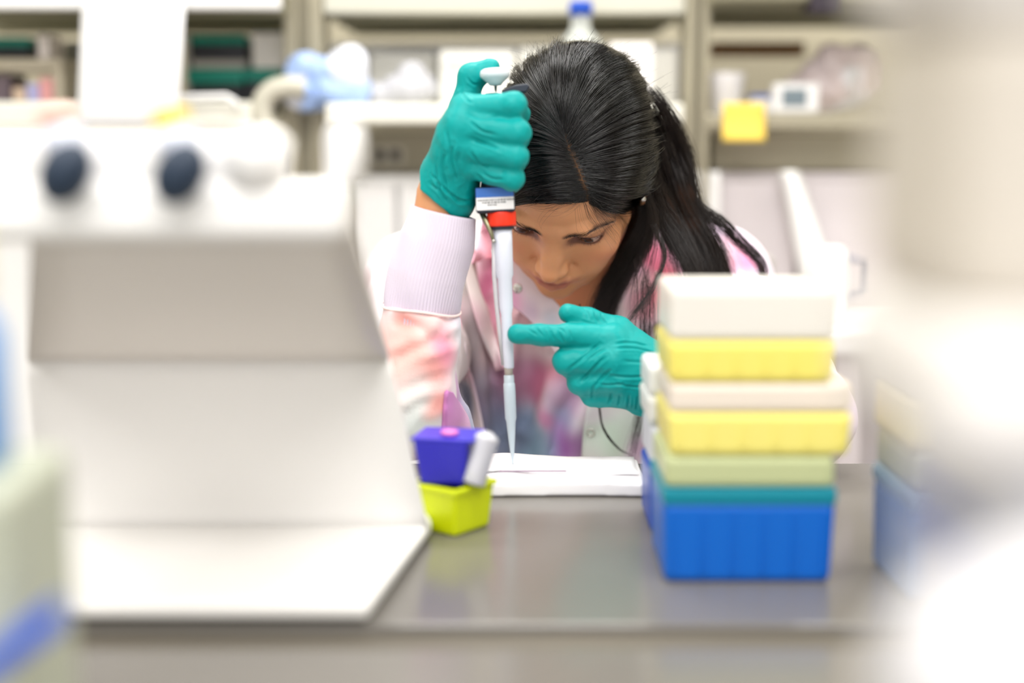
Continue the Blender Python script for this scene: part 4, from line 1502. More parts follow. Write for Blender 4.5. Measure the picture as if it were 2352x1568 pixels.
# earring
ep = at(1476, 457, 1.33)
h = bvh_hair.find_nearest(Vector(ep))
b = MB()
b.sphere(ep, 0.0024, u=16, v=12)
b.lathe([(0.0006, 0), (0.0030, 0.0004), (0.0031, 0.0014), (0.0022, 0.0018)], ep + np.array([0.0, 0.0005, 0]), (0.3, 0.9, 0.1), 20)
b.build('earring', mat('earring_metal', rgb(225, 222, 215), rough=0.12, metal=1.0), person)


# ================================================================ LAB COAT
def coat_field():
    g = Field((-0.34, 1.07, 0.60), (0.50, 2.02, 1.19), 0.0036)
    mid = (SH_L + SH_R) / 2
    up = np.array([0, .025, -.02])
    g.cap(SH_L + up * .5, mid + up, 0.060, 0.072, 0.03)
    g.cap(mid + up, SH_R + up * .5, 0.072, 0.056, 0.03)
    g.ell((0.085, 1.56, 0.95), (0.185, 0.125, 0.16), 0.05)
    g.ell((0.075, 1.515, 0.93), (0.165, 0.10, 0.13), 0.04)
    g.cap(CHEST, PEL, 0.155, 0.165, 0.06)
    g.ell((0.085, 1.56, 0.78), (0.19, 0.15, 0.24), 0.05)
    # upper arms, forearms
    g.path([SH_L + [0, 0, -.005], (SH_L + EL_L) / 2 + [0, .0, -.012], EL_L + [0, .012, 0.012]], [0.058, 0.050, 0.042], 0.02)
    c0 = at(966, 712, 1.203)
    g.path([EL_L + [0, .004, .006], at(946, 900, 1.200), at(960, 790, 1.201), c0], [0.038, 0.034, 0.0352, 0.0340], 0.012)
    g.path([SH_R + [0, 0, -.005], (SH_R + EL_R) / 2, EL_R + [0, 0, .008]], [0.056, 0.052, 0.046], 0.03)
    g.path([EL_R + [0, 0, .004], WR_R + (EL_R - WR_R) * 0.28], [0.042, 0.032], 0.01)
    # the purple fold of the upper sleeve below the forearm, seam ridge of the sleeve
    g.path([at(1028, 905, 1.255), at(1052, 950, 1.255), at(1072, 1060, 1.26)], [0.006, 0.012, 0.018], 0.014)
    g.path([at(1044, 690, 1.200), at(1046, 760, 1.199), at(1030, 850, 1.199), at(1026, 940, 1.198)], [0.0022, 0.0025, 0.0025, 0.0025], 0.004)
    # folds of the coat front
    for P, r in (([(1062, 560, 1.425), (1085, 720, 1.412), (1108, 880, 1.405), (1130, 1200, 1.40)], 0.012),
                 ([(1200, 700, 1.415), (1165, 800, 1.41), (1130, 1200, 1.405)], 0.008),
                 ([(1330, 800, 1.42), (1290, 900, 1.41), (1230, 1200, 1.405)], 0.010),
                 ([(1420, 820, 1.42), (1400, 930, 1.41), (1370, 1200, 1.40)], 0.010)):
        g.path([at(*q) for q in P], [r] * len(P), 0.02)
    # the sleeve ends in a straight hem below the knitted cuff
    n_ = at(1016, 486, 1.2) - at(966, 712, 1.2)
    n_ /= np.linalg.norm(n_)
    p_ = at(966, 706, 1.203)
    sl, X, Y, Z = g.sub(p_ + [-0.048, -0.06, -0.015], p_ + [0.052, 0.06, 0.08])
    g.put(sl, (-((X - p_[0]) * n_[0] + (Y - p_[1]) * n_[1] + (Z - p_[2]) * n_[2])).astype(np.float32), 0.0015, True)
    # neck opening
    g.cap(at(1290, 700, 1.30), at(1300, 560, 1.50), 0.045, 0.060, 0.012, cut=True)
    for z in (0.70,):
        pass
    return g


g = coat_field()
KV, KF = g.mesh()
del g
KV = relax(KV, KF, 2, 0.5)
me = npmesh('lab_coat', KV, KF)
N = vnormals(me)
bvc = BVHTree.FromPolygons([tuple(v) for v in KV.tolist()], KF.tolist())
KV = crease(KV, N, [([(912, 735), (960, 752), (1005, 790)], .0020, .0045), ([(905, 830), (960, 800), (1040, 775)], .0022, .005), ([(1040, 735), (1010, 760), (985, 800)], .0018, .004),
                    ([(930, 900), (970, 880), (1015, 870)], .0018, .005), ([(925, 960), (960, 930), (1000, 930)], .0015, .005), ([(1000, 720), (1020, 735), (1046, 738)], .0014, .003),
                    ([(1190, 720), (1210, 830), (1200, 960)], .004, .009), ([(1260, 800), (1230, 900), (1170, 1040)], .004, .009), ([(1140, 700), (1130, 830), (1150, 1000)], .004, .009),
                    ([(1330, 900), (1290, 960), (1270, 1050)], .004, .008), ([(1650, 540), (1670, 600), (1700, 640)], .002, .005), ([(1700, 550), (1705, 590), (1725, 630)], .002, .005)], bvc)
dsp = vnoise(KV * [1, 1, .7], 26, 11) * 0.0045 + vnoise(KV, 60, 12) * 0.0015
KV = KV + N * dsp[:, None]
me.vertices.foreach_set('co', KV.astype(np.float32).ravel())
bvh_coat = BVHTree.FromPolygons([tuple(v) for v in KV.tolist()], KF.tolist())


def on_coat(px, py, lift=0.006, Y=1.42, Ymax=9.0, Ymin=0):
    r = ray(px, py)
    h = bvh_coat.ray_cast(Vector(CP), Vector(r))
    if h[0] is None or h[0].y > Y + 0.09 or h[0].y < Ymin:
        return CP + r * (Y / r[1])
    q = np.array(h[0]) - r * lift
    return q if q[1] < Ymax else CP + r * (Ymax / r[1])


DYE_SHADE = [  # px, py, radius m, colour, strength; dye spots with some painted shade among them
    (960, 760, .05, (247, 205, 200), .8), (1030, 800, .022, (246, 160, 185), .9), (930, 830, .03, (250, 190, 180), .7), (1000, 860, .02, (248, 176, 170), .8),
    (960, 960, .03, (215, 224, 222), .8), (1010, 940, .014, (250, 170, 160), .8), (925, 730, .012, (245, 165, 155), .7), (1045, 720, .012, (245, 175, 185), .9),
    (1055, 950, .03, (222, 150, 212), .95), (1075, 640, .03, (170, 190, 175), .7), (1070, 760, .03, (170, 175, 168), .8), (1100, 900, .04, (176, 188, 206), .9),  # grey-green spots are shadow beside the fold, painted into the cloth
    (1100, 1020, .05, (190, 204, 220), .9), (1085, 790, .04, (176, 160, 164), .8), (1125, 930, .035, (150, 128, 148), .8), (1160, 600, .03, (190, 90, 130), .9), (1110, 650, .02, (180, 90, 130), .8), (1150, 760, .03, (238, 205, 205), .9),  # grey-mauve on the front and dark magenta below the collar are painted shade
    (1240, 720, .03, (240, 180, 190), .9), (1220, 790, .03, (238, 215, 218), .9), (1320, 830, .03, (236, 205, 205), .8), (1230, 890, .022, (196, 92, 132), .85),
    (1270, 860, .015, (220, 120, 150), .6), (1180, 870, .03, (170, 120, 150), .8), (1150, 960, .03, (120, 124, 148), .9), (1200, 1000, .035, (130, 146, 172), .95),
    (1310, 910, .025, (190, 150, 190), .8), (1300, 970, .02, (160, 170, 205), .8), (1290, 1030, .028, (178, 128, 192), .95), (1260, 960, .015, (205, 120, 170), .7),
    (1330, 1030, .02, (150, 90, 160), .7), (1240, 1050, .03, (130, 160, 178), .8), (1160, 1040, .03, (112, 122, 146), .8),
    (1690, 585, .035, (232, 160, 188), .95), (1725, 600, .02, (224, 150, 184), .9), (1720, 640, .02, (205, 225, 238), .7), (1640, 580, .03, (205, 215, 215), .6), (1600, 650, .05, (245, 190, 205), .6),
    (1400, 870, .03, (235, 215, 225), .7), (1460, 980, .03, (214, 190, 214), .7)]


def dye(V, blobs, base=(242, 234, 238), find=on_coat):  # lays down dye spots and painted shade alike
    C = np.tile(np.array(rgb(*base)[:3]), (len(V), 1))
    n1, n2, n3 = vnoise(V, 9, 21), vnoise(V, 14, 22), vnoise(V, 22, 23)
    C = blend(C, sm(n1, 0.05, 0.7), (240, 176, 200), 0.75)
    C = blend(C, sm(n2, 0.15, 0.8), (196, 214, 228), 0.7)
    C = blend(C, sm(-n1, 0.3, 0.9), (222, 190, 226), 0.6)
    wp = V + np.stack([vnoise(V, 30, 31), vnoise(V, 30, 32), vnoise(V, 30, 33)], 1) * 0.012
    for x, y, r, c, s in blobs:
        p = find(x, y, 0)
        d = np.linalg.norm((wp - p) * [1.1, 0.8, 0.8], axis=1)
        C = blend(C, 1 - sm(d, r * 0.25, r * 1.25), c, s)
    return C ** 1.14


vcol(me, dye(KV, DYE_SHADE))
m_coat = attr_mat(mat('dyed_cotton', rgb(240, 220, 230), rough=0.8, spec=0.2, bump=0.25, bscale=700, sheen=0.2))
coat = link('lab_coat', me, m_coat, person)


def patch(name, rows, lift, blobs, thick=0.0016, nu=26, nv=30, parent=coat, base=(242, 226, 232), Y=1.42, wav=0.001, bulge=0.0, Ymax=9.0, Ymin=0):
    """a doubled strip of cloth (collar, placket) lying on the coat; rows of (px, py)"""
    R = [cr(r, nu) for r in rows]
    R = np.stack([cr([r[i] for r in R], nv) for i in range(nu)], 1)     # nv x nu x 2
    G = []
    for a in range(nv):
        row = []
        for b_ in range(nu):
            p = on_coat(R[a, b_, 0], R[a, b_, 1], lift, Y, Ymax, Ymin)
            e = math.sin(math.pi * b_ / (nu - 1))
            p = p - np.array([0, 1, -.2]) * (bulge * e + wav * math.sin(a * 0.5 + b_ * 0.35))
            row.append(p)
        G.append(row)
    G = np.array(G)
    for _ in range(8):
        G[1:-1, 1:-1] = (G[:-2, 1:-1] + G[2:, 1:-1] + G[1:-1, :-2] + G[1:-1, 2:]) / 4
        G[1:-1, 0] = (G[:-2, 0] + 2 * G[1:-1, 0] + G[2:, 0]) / 4
        G[1:-1, -1] = (G[:-2, -1] + 2 * G[1:-1, -1] + G[2:, -1]) / 4
        G[0, 1:-1] = (G[0, :-2] + 2 * G[0, 1:-1] + G[0, 2:]) / 4
        G[-1, 1:-1] = (G[-1, :-2] + 2 * G[-1, 1:-1] + G[-1, 2:]) / 4
    o = MB().sheet(G.tolist(), thick).build(name, m_coat, parent)
    V = np.array([v.co[:] for v in o.data.vertices])
    vcol(o.data, dye(V, blobs, base, lambda x, y, z: on_coat(x, y, lift, Y, Ymax)))
    return o, G


LC = [(1110, 560, .02, (246, 190, 206), .9), (1130, 590, .012, (246, 160, 176), .8), (1100, 520, .015, (226, 222, 238), .9), (1170, 600, .02, (236, 150, 180), .8)]
patch('collar', [[(1112, 498), (1160, 500), (1215, 510)], [(1096, 550), (1150, 545), (1212, 560)], [(1084, 606), (1130, 592), (1200, 604)]], 0.016, LC, Y=1.43)
RC = [(1500, 600, .03, (238, 130, 160), .9), (1520, 680, .03, (240, 110, 130), .9), (1460, 650, .02, (244, 205, 210), .9), (1430, 720, .02, (238, 222, 222), .9), (1480, 720, .02, (246, 180, 190), .9)]
patch('collar', [[(1482, 530), (1530, 530), (1580, 560)], [(1462, 600), (1520, 610), (1568, 640)], [(1430, 660), (1490, 690), (1540, 720)], [(1398, 722), (1440, 742), (1462, 768)]], 0.014, RC, Y=1.41)
PL = [(1180, 700, .02, (232, 170, 205), .9), (1230, 715, .012, (206, 178, 208), .9), (1270, 735, .014, (205, 212, 226), .9), (1160, 640, .02, (240, 170, 190), .9)]
pl, PG = patch('placket', [[(1128, 572), (1158, 690)], [(1192, 608), (1190, 712)], [(1256, 672), (1226, 745)], [(1306, 728), (1262, 790)], [(1340, 800), (1300, 850)]], 0.010, PL, Y=1.366, nu=16, Ymax=1.368)
FL_ = [(1380, 960, .02, (226, 214, 226), .8), (1400, 1020, .03, (206, 222, 208), .9), (1450, 1000, .02, (214, 224, 216), .8), (1480, 1040, .02, (206, 168, 200), .8), (1360, 1000, .01, (180, 190, 178), .6), (1430, 860, .03, (238, 226, 228), .8)]
fl, FG = patch('coat_front', [[(1400, 770), (1480, 775), (1560, 780)], [(1362, 880), (1460, 880), (1570, 880)], [(1342, 970), (1450, 970), (1570, 970)], [(1334, 1075), (1450, 1075), (1570, 1075)]], 0.012, FL_, Y=1.40, base=(224, 230, 226), wav=0.0016)
patch('coat_fold', [[(1050, 560), (1076, 566)], [(1068, 640), (1096, 650)], [(1096, 740), (1124, 738)], [(1140, 852), (1160, 846)]], 0.010, [(1080, 640, .04, (238, 232, 228), .9), (1120, 780, .03, (240, 228, 228), .9)], thick=0.004, nu=8, Y=1.405, Ymin=1.33)
patch('coat_fold', [[(1030, 700), (1046, 690)], [(1040, 820), (1074, 830)], [(1062, 930), (1098, 930)], [(1086, 1075), (1126, 1075)]], 0.010, [(1070, 900, .05, (202, 208, 222), .9), (1100, 1030, .05, (206, 216, 230), .9), (1045, 780, .02, (208, 160, 196), .8)], thick=0.003, nu=10, Y=1.40, Ymin=1.33)
patch('sleeve_fold', [[(1026, 896), (1036, 900)], [(1022, 925), (1056, 932)], [(1020, 960), (1076, 966)], [(1016, 1010), (1084, 1004)]], 0.004, [(1040, 950, .06, (214, 142, 206), .95)], thick=0.004, nu=12, Y=1.26, Ymax=1.262)
m_snap = mat('snap_metal', rgb(215, 212, 205), rough=0.25, metal=1.0)
bvh_patch = None


def snap(px, py, obs, r=0.0052, par=coat, ring=False):
    best = None
    for o in obs:
        bb = BVHTree.FromPolygons([v.co[:] for v in o.data.vertices], [p.vertices[:] for p in o.data.polygons])
        h = bb.ray_cast(Vector(CP), Vector(ray(px, py)))
        if h[0] is not None and (best is None or h[3] < best[3]): best = h
    if best is None: return
    n = best[1] if best[1].dot(Vector(ray(px, py))) < 0 else -best[1]
    b = MB()
    if ring:
        b.lathe([(r * 0.72, 0.0), (r, 0.0), (r * 1.02, 0.001), (r * 0.86, 0.0014), (r * 0.72, 0.001), (r * 0.72, 0.0)], best[0], n, 28, caps=False)
    else:
        b.lathe([(r * 0.6, -0.0004), (r, 0), (r, 0.0007), (r * 0.8, 0.0011), (r * 0.5, 0.0008), (r * 0.42, 0.0016), (r * 0.2, 0.0016), (r * 0.18, 0.0004)], best[0], n, 28)
    b.build('snap_button', m_snap, par)


snap(1188, 662, [pl, coat], 0.0049)
snap(1357, 993, [fl, coat], 0.0042, ring=True)
snap(1512, 632, [coat] + [o for o in coat.children if o.name.startswith('collar')], 0.0040, ring=True)


# knitted cuffs with ribs
def knit(name, pts, rs, ribs=70, amp=0.0009, parent=coat, sq=1.0):
    P = cr(pts, 60)
    Rr = np.interp(np.linspace(0, 1, 60), np.linspace(0, 1, len(rs)), rs)
    n = ribs * 4
    T = np.gradient(P, axis=0); T /= np.linalg.norm(T, axis=1)[:, None]
    ref = np.array([0, 1.0, 0])
    A = np.cross(T, ref); A /= np.linalg.norm(A, axis=1)[:, None]
    B = np.cross(T, A)
    a = np.arange(n) * 2 * np.pi / n
    rings = []
    for i in range(60):
        v = i / 59
        am = amp * (0.35 + 0.65 * sm(np.array([v]), 0.5, 0.75)[0])
        rr = Rr[i] + am * np.cos(a * ribs) + 0.0012 * np.sin(a * 2 + i * 0.06) + 0.0008 * np.sin(a * 5 + i * 0.15)
        rings.append(P[i] + A[i] * (rr * np.cos(a))[:, None] + B[i] * (rr * sq * np.sin(a))[:, None])
    inn = []
    for i in (0, 4, 10):
        rr = Rr[i] - 0.0022
        inn.append(P[i] + A[i] * (rr * np.cos(a))[:, None] + B[i] * (rr * sq * np.sin(a))[:, None])
    allr = np.array(inn[::-1] + rings)
    V = allr.reshape(-1, 3)
    m_ = len(allr)
    i = np.arange(m_ - 1)[:, None] * n
    j = np.arange(n)[None]
    k = (j + 1) % n
    Fq = np.stack([i + j, i + k, i + n + k, i + n + j], -1).reshape(-1, 4)
    me = npmesh(name, V, Fq)
    return link(name, me, m_knit, parent)


m_knit = mat('knit', rgb(216, 206, 222), rough=0.85, spec=0.15, noise=0.03, nscale=20, bump=0.3, bscale=1200, sheen=0.3)
knit('knit_cuff', [at(1018, 486, 1.200), at(1004, 550, 1.200), at(982, 630, 1.201), at(970, 700, 1.202), at(966, 738, 1.203)], [0.0272, 0.0305, 0.0318, 0.0312, 0.0290])
c1 = WR_R + (EL_R - WR_R) * 0.08
knit('knit_cuff', [c1, (c1 + WR_R + (EL_R - WR_R) * 0.30) / 2, WR_R + (EL_R - WR_R) * 0.30], [0.027, 0.031, 0.033])

# sleeve hem seam over the cuff
seam = []
ax = at(967, 708, 1.203)
for k in range(48):
    a = 2 * math.pi * k / 48
    seam.append(ax + np.array([0.0336 * math.cos(a), 0.0336 * math.sin(a), -0.004 * math.cos(a) + 0.0012 * math.sin(3 * a)]))
b = MB()
b.tube(seam + [seam[0]], 0.0011, 8)
b.build('sleeve_hem', mat('hem', rgb(250, 226, 222), rough=0.8), coat)

# ================================================================ GLOVES
m_glove = mat('nitrile', rgb(0, 150, 148), rough=0.46, spec=0.26, noise=0.04, nscale=60, bump=0.3, bscale=320)


def glove(name, g, lines, label=None, nz_amp=0.0005, parent=person):
    V, Fq = g.mesh()
    V = relax(V, Fq, 2, 0.5)
    me = npmesh(name, V, Fq)
    N = vnormals(me)
    bv = BVHTree.FromPolygons([tuple(v) for v in V.tolist()], Fq.tolist())
    V = crease(V.copy(), N, lines, bv)
    V = V + N * (vnoise(V, 130, 41) * nz_amp + vnoise(V * [1, 1, 1], 300, 42) * nz_amp * 0.35)[:, None]
    me.vertices.foreach_set('co', V.astype(np.float32).ravel())
    me.update()
    return link(name, me, m_glove, parent)


# gripping hand (left in the photograph), fingers wrapped round the handle
YP = 1.193
g = Field(at(955, 520, 1.13) - [0, 0, .005], at(1240, 110, 1.27) + [0, 0, .005], 0.0009)
wr = at(1018, 440, 1.200)
mcp = [at(1070, 250, 1.172), at(1056, 288, 1.165), at(1052, 332, 1.168), at(1060, 374, 1.177)]
pip = [at(1178, 243, 1.163), at(1188, 306, 1.160), at(1183, 361, 1.161), at(1176, 411, 1.166)]
dip = [at(1192, 262, 1.192), at(1190, 318, 1.190), at(1184, 372, 1.190), at(1176, 420, 1.190)]
tp = [at(1160, 275, 1.216), at(1155, 328, 1.216), at(1152, 380, 1.214), at(1150, 424, 1.210)]
rad = [(.0118, .0104, .0092, .0080), (.0122, .0106, .0092, .0080), (.0118, .0102, .0090, .0078), (.0108, .0094, .0082, .0072)]
for a, r in zip(mcp, rad):
    g.cap(wr + (a - wr) * 0.12, a, 0.0155, r[0], 0.014)
g.cap(wr + [0.004, 0.008, 0], (mcp[1] + mcp[2]) / 2 + [0, .014, 0], 0.018, 0.017, 0.012)
g.cap(mcp[0] + [0, .014, 0], mcp[3] + [-.004, .012, 0.004], 0.012, 0.012, 0.012)
for i in range(4):
    f = g.like()
    f.path([mcp[i], pip[i], dip[i], tp[i]], rad[i], 0.004)
    f.ell(pip[i] + np.array([.0005, -.0005, .001]), np.array([1.0, 1.0, 1.0]) * (rad[i][1] + .0004), 0.003)
    k = 0.0035
    hh = np.maximum(k - np.abs(g.D - f.D), 0) / k
    g.D = np.minimum(g.D, f.D) - hh * hh * k / 4
# thumb
th = [at(1040, 380, 1.212), at(1066, 252, 1.214), at(1080, 184, 1.214), at(1126, 157, 1.214)]
g.path(th, [0.0150, 0.0125, 0.0102, 0.0085], 0.008)
g.ell(at(1084, 170, 1.214), (0.0108, 0.0105, 0.0098), 0.005)
# loose glove cuff
g.cap(at(1030, 420, 1.200), at(1006, 458, 1.203), 0.0245, 0.0262, 0.012)
g.ell(at(1048, 470, 1.200), (0.013, 0.017, 0.012), 0.010)
A_ = at(1004, 462, 1.203)
g.cap(at(1000, 462, 1.203), at(940, 540, 1.21), 0.0225, 0.024, 0.002, cut=True)
nrm = at(985, 480, 1.20) - at(1018, 440, 1.20)
g.half(at(1003, 462, 1.2), nrm)
L = [([(1075, 262), (1110, 272), (1150, 268)], .0006, .0012), ([(1085, 320), (1120, 332), (1150, 345)], .0011, .0013), ([(1078, 345), (1100, 372), (1130, 385)], .0010, .0013),
     ([(1076, 275), (1105, 300), (1140, 310)], .0009, .0012), ([(1040, 330), (1035, 370), (1050, 420)], .0012, .0016), ([(1020, 350), (1015, 390), (1026, 440)], .0012, .0014),
     ([(1055, 345), (1052, 380), (1060, 415)], .0007, .0016), ([(1000, 375), (1002, 410), (1015, 445)], .0012, .0012), ([(1092, 400), (1110, 415), (1118, 440)], .0012, .0013), ([(1105, 395), (1130, 410), (1160, 412)], .0008, .0012),
     ([(985, 420), (1010, 440), (1030, 470)], .0010, .0012), ([(1040, 440), (1050, 460), (1075, 465)], .0012, .0013), ([(990, 400), (1020, 432), (1048, 455), (1080, 462)], .0012, .0011), ([(1025, 300), (1030, 340), (1022, 372)], .0008, .0014), ([(1060, 210), (1075, 232), (1090, 235)], .0008, .0011), ([(1070, 175), (1085, 192), (1100, 196)], .0007, .001)]
glv_a = glove('glove', g, L)

# pointing hand (right in the photograph)
g = Field(at(1140, 1010, 1.12) - [0, 0, .0], at(1600, 670, 1.26) + [0, 0, .005], 0.0009)
wr = at(1545, 893, 1.196)
mcp = [at(1404, 780, 1.176), at(1412, 826, 1.168), at(1420, 872, 1.170), at(1432, 905, 1.178)]
idx = [mcp[0], at(1302, 770, 1.168), at(1242, 769, 1.165), at(1187, 767, 1.163)]
ends = [idx,
        [mcp[1], at(1300, 830, 1.168), at(1322, 852, 1.196), at(1368, 862, 1.200)],
        [mcp[2], at(1332, 878, 1.172), at(1352, 888, 1.198), at(1392, 892, 1.202)],
        [mcp[3], at(1362, 908, 1.180), at(1378, 912, 1.200), at(1412, 912, 1.204)]]
rad = [(.0125, .0098, .0090, .0080), (.0128, .0112, .0092, .008), (.0122, .0108, .0090, .0078), (.0112, .0098, .0084, .0074)]
for a, r in zip(mcp, rad):
    g.cap(wr + (a - wr) * 0.05, a, 0.0170, r[0], 0.014)
g.cap(wr + [0, .008, 0], (mcp[1] + mcp[2]) / 2 + [.004, .012, 0], 0.019, 0.016, 0.012)
for i in range(4):
    f = g.like()
    f.path(ends[i], rad[i], 0.004)
    k = 0.004
    hh = np.maximum(k - np.abs(g.D - f.D), 0) / k
    g.D = np.minimum(g.D, f.D) - hh * hh * k / 4
g.path([at(1490, 820, 1.196), at(1420, 760, 1.192), at(1352, 734, 1.186), at(1304, 719, 1.180)], [0.0155, 0.0118, 0.0094, 0.0080], 0.010)
g.cap(at(1535, 890, 1.198), at(1590, 912, 1.205), 0.0258, 0.0275, 0.012)
g.cap(at(1470, 905, 1.19), at(1470, 925, 1.19), 0.008, 0.009, 0.014)
nrm = at(1640, 935, 1.215) - at(1545, 893, 1.196)
g.half(at(1572, 903, 1.2), nrm)
L = [([(1210, 752), (1222, 762), (1240, 772)], .0007, .001), ([(1228, 750), (1238, 762), (1250, 775)], .0009, .001), ([(1262, 750), (1266, 765), (1275, 785)], .0009, .001),
     ([(1284, 752), (1286, 768), (1296, 788)], .0008, .001), ([(1278, 752), (1292, 758), (1300, 770)], .0008, .0009), ([(1300, 752), (1310, 768), (1312, 786)], .0006, .001), ([(1250, 756), (1256, 768), (1258, 786)], .0005, .001),
     ([(1305, 850), (1340, 822), (1378, 790)], .0008, .0013), ([(1330, 880), (1360, 850), (1395, 815)], .0010, .0013), ([(1360, 895), (1385, 865), (1408, 845)], .0009, .0012),
     ([(1345, 830), (1370, 812), (1395, 800)], .0006, .0012), ([(1410, 790), (1450, 786), (1490, 795)], .0008, .001), ([(1412, 800), (1460, 800), (1510, 812)], .0008, .001),
     ([(1430, 830), (1470, 832), (1520, 840)], .0005, .0012), ([(1400, 862), (1440, 866), (1500, 864)], .0007, .0011), ([(1410, 880), (1450, 888), (1500, 890)], .0006, .001),
     ([(1362, 880), (1362, 900), (1358, 922)], .0008, .001), ([(1372, 882), (1400, 884), (1440, 880)], .0007, .001), ([(1405, 900), (1402, 915), (1398, 930)], .0010, .001), ([(1425, 905), (1423, 920), (1420, 935)], .0010, .001), ([(1445, 905), (1444, 922), (1442, 938)], .001, .001), ([(1465, 905), (1464, 925), (1462, 942)], .001, .001),
     ([(1365, 712), (1368, 728), (1376, 745)], .0009, .001), ([(1380, 716), (1384, 732), (1394, 745)], .0009, .001), ([(1340, 705), (1350, 720), (1352, 738)], .0005, .001), ([(1330, 735), (1365, 744), (1400, 742)], .0006, .001)]
glv_b = glove('glove', g, L)

# ================================================================ PIPETTE
def YA(y): return 1.195 + (1.1695 - 1.195) * (y - 170) / 896


def PA(y, dx=0): return at(1137 + (y - 170) * 0.0458 + dx, y, YA(y))


pip_t = thing('pipette', PA(1066), 'white adjustable pipette with a red ring and blue label gripped in a teal glove', 'pipette')
a0, a1 = PA(150), PA(1066)
AX = (a1 - a0) / np.linalg.norm(a1 - a0)
SX = np.cross([0, 1, 0], AX); SX = np.cross(AX, SX); SX = np.cross(SX, AX)  # sideways, toward the right of the photograph
SX = np.array([1.0, 0, 0]) - AX * AX[0]; SX /= np.linalg.norm(SX)
SY = np.cross(AX, SX)
if SY[1] > 0: SY = -SY             # toward the viewer


def H(y): return float((PA(y) - a0) @ AX)


def lat(name, prof, m, dx=0, par=pip_t, n=36):
    """prof: (half width px, py)"""
    b = MB()
    b.lathe([(w / 2730, H(y)) for w, y in prof], a0 + SX * dx / 2730, AX, n)
    return b.build(name, m, par)


m_pw = mat('pipette_white', rgb(214, 218, 232), rough=0.35, spec=0.5)
m_pbtn = mat('pipette_button', rgb(222, 226, 232), rough=0.4)
m_pblk = mat('pipette_black', rgb(34, 42, 56), rough=0.4)
m_steel = mat('steel', rgb(180, 178, 172), rough=0.22, metal=1.0)
lat('push_button', [(14, 157), (26, 158.5), (32, 162), (34, 168), (33.5, 175), (29, 180), (18, 190), (13, 196), (5, 197)], m_pbtn)
lat('plunger_rod', [(3.5, 195), (3.5, 260)], m_steel)
lat('handle', [(16, 214), (27, 222), (30, 250), (31, 330), (33, 410), (36, 424), (36, 430)], m_pblk, dx=-8)
# finger hook
b = MB()
c = PA(206)
b.prism([c + SX * x / 2730 + AX * y / 2730 + SY * 0.004 for x, y in ((14, 2), (44, -8), (72, -10), (76, -2), (70, 8), (44, 12), (16, 20))], -SY * 0.010, bev=0.0012)
b.build('finger_hook', m_pblk, pip_t)
# label block
RM = Matrix((SX, SY, -AX)).transposed()


def pbox(name, x0, x1, y0, y1, d0, d1, m, bev=0.001, par=pip_t):
    """box in the pipette's own frame; x, y in photograph pixels about the axis, depth in metres toward the viewer"""
    b = MB()
    s = Vector(((x1 - x0) / 2730, d1 - d0, abs(H(y1) - H(y0))))
    cc = a0 + AX * (H(y0) + H(y1)) / 2 + SX * (x0 + x1) / 2 / 2730 + SY * (d0 + d1) / 2
    b.box(-s / 2, s / 2, bev)
    M = Matrix.Translation(Vector(cc)) @ RM.to_4x4()
    bmesh.ops.transform(b.bm, matrix=M, verts=b.bm.verts)
    return b.build(name, m, par)


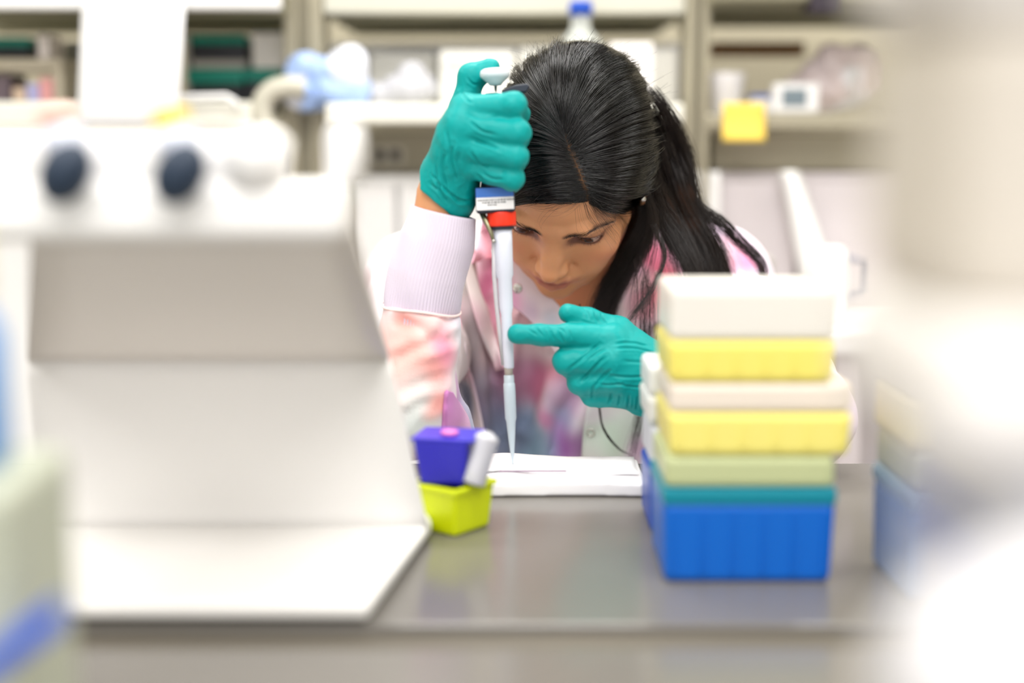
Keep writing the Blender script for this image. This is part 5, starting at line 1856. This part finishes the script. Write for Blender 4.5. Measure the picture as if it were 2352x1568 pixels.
blk = pbox('label_block', -57, 32, 428, 489, -0.013, 0.0125, m_pblk, 0.003)
pbox('label', -55.5, 29.5, 431, 453, 0.0095, 0.0130, mat('label_blue', rgb(58, 112, 196), rough=0.4), 0.0004, blk)
pbox('label', -55.5, 29.5, 453, 482, 0.0095, 0.0130, mat('label_white', rgb(236, 234, 236), rough=0.4), 0.0004, blk)
m_ink = mat('ink', rgb(50, 52, 60), rough=0.6)
r2 = random.Random(3)
b = MB()
for row, (xa, xb) in zip((459.5, 465.0, 470.5), ((-52, 26), (-42, 8), (-30, -8))):
    x = xa
    while x < xb:
        wd = r2.uniform(2.2, 6.5)
        s = Vector((wd / 2730, 0.0001, r2.uniform(2.0, 2.8) / 2730))
        cc = a0 + AX * H(row) + SX * (x + wd / 2) / 2730 + SY * 0.01305
        f0 = len(b.bm.verts)
        b.box(-s / 2, s / 2)
        b.bm.verts.ensure_lookup_table()
        bmesh.ops.transform(b.bm, matrix=Matrix.Translation(Vector(cc)) @ RM.to_4x4(), verts=b.bm.verts[f0:])
        x += wd + r2.uniform(0.8, 2.0)
b.build('label_text', m_ink, blk)
lat('volume_ring', [(29, 486), (32.5, 487), (33, 490), (33, 516), (32, 519), (28, 520)], mat('red_plastic', rgb(240, 52, 22), rough=0.38))
lat('collar', [(27, 518), (28, 519), (27, 526), (23, 527)], m_pblk)
lat('shaft', [(21.5, 525), (21, 560), (20, 632), (16.5, 640), (16, 705), (12.5, 722), (12.5, 800), (12, 842), (10.5, 846)], m_pw, dx=1)
lat('nozzle', [(10.5, 828), (10.5, 846), (9.5, 852), (9, 870)], mat('nozzle_grey', rgb(168, 160, 152), rough=0.3))
# ejector arm: clip, rivet and the long rod beside the shaft
b = MB()
b.tube([PA(486) - SX * 44 / 2730, PA(505) - SX * 36 / 2730 + SY * .004, PA(530) - SX * 26 / 2730 + SY * .006, PA(556) - SX * 20 / 2730 + SY * .006], [0.0026, 0.0024, 0.0020, 0.0012], 10)
b.build('ejector_clip', mat('brass_clip', rgb(150, 148, 120), rough=0.3, metal=0.9), pip_t)
b = MB()
b.lathe([(0.0002, 0), (0.0018, 0.0002), (0.0018, 0.0016), (0.0006, 0.002)], PA(553) - SX * 20 / 2730 + SY * .006, SY, 16)
b.build('rivet', m_steel, pip_t)
b = MB()
b.tube([PA(545) - SX * 20 / 2730, PA(630) - SX * 22.5 / 2730, PA(700) - SX * 20.5 / 2730, PA(760) - SX * 16.5 / 2730, PA(838) - SX * 12 / 2730], [0.0018, 0.0021, 0.0019, 0.0018, 0.0016], 12)
b.build('ejector_rod', mat('ejector_grey', rgb(190, 188, 192), rough=0.35), pip_t)
m_tip = mat('tip_plastic', rgb(214, 228, 238), rough=0.25, spec=0.5, trans=0.35, sss=0)
lat('pipette_tip', [(10.5, 861), (11.5, 862), (12, 878), (12.5, 880), (13.2, 881), (13.6, 900), (13.2, 960), (11.0, 968), (8.5, 1000), (5.0, 1036), (2.2, 1060), (1.8, 1066)], m_tip)
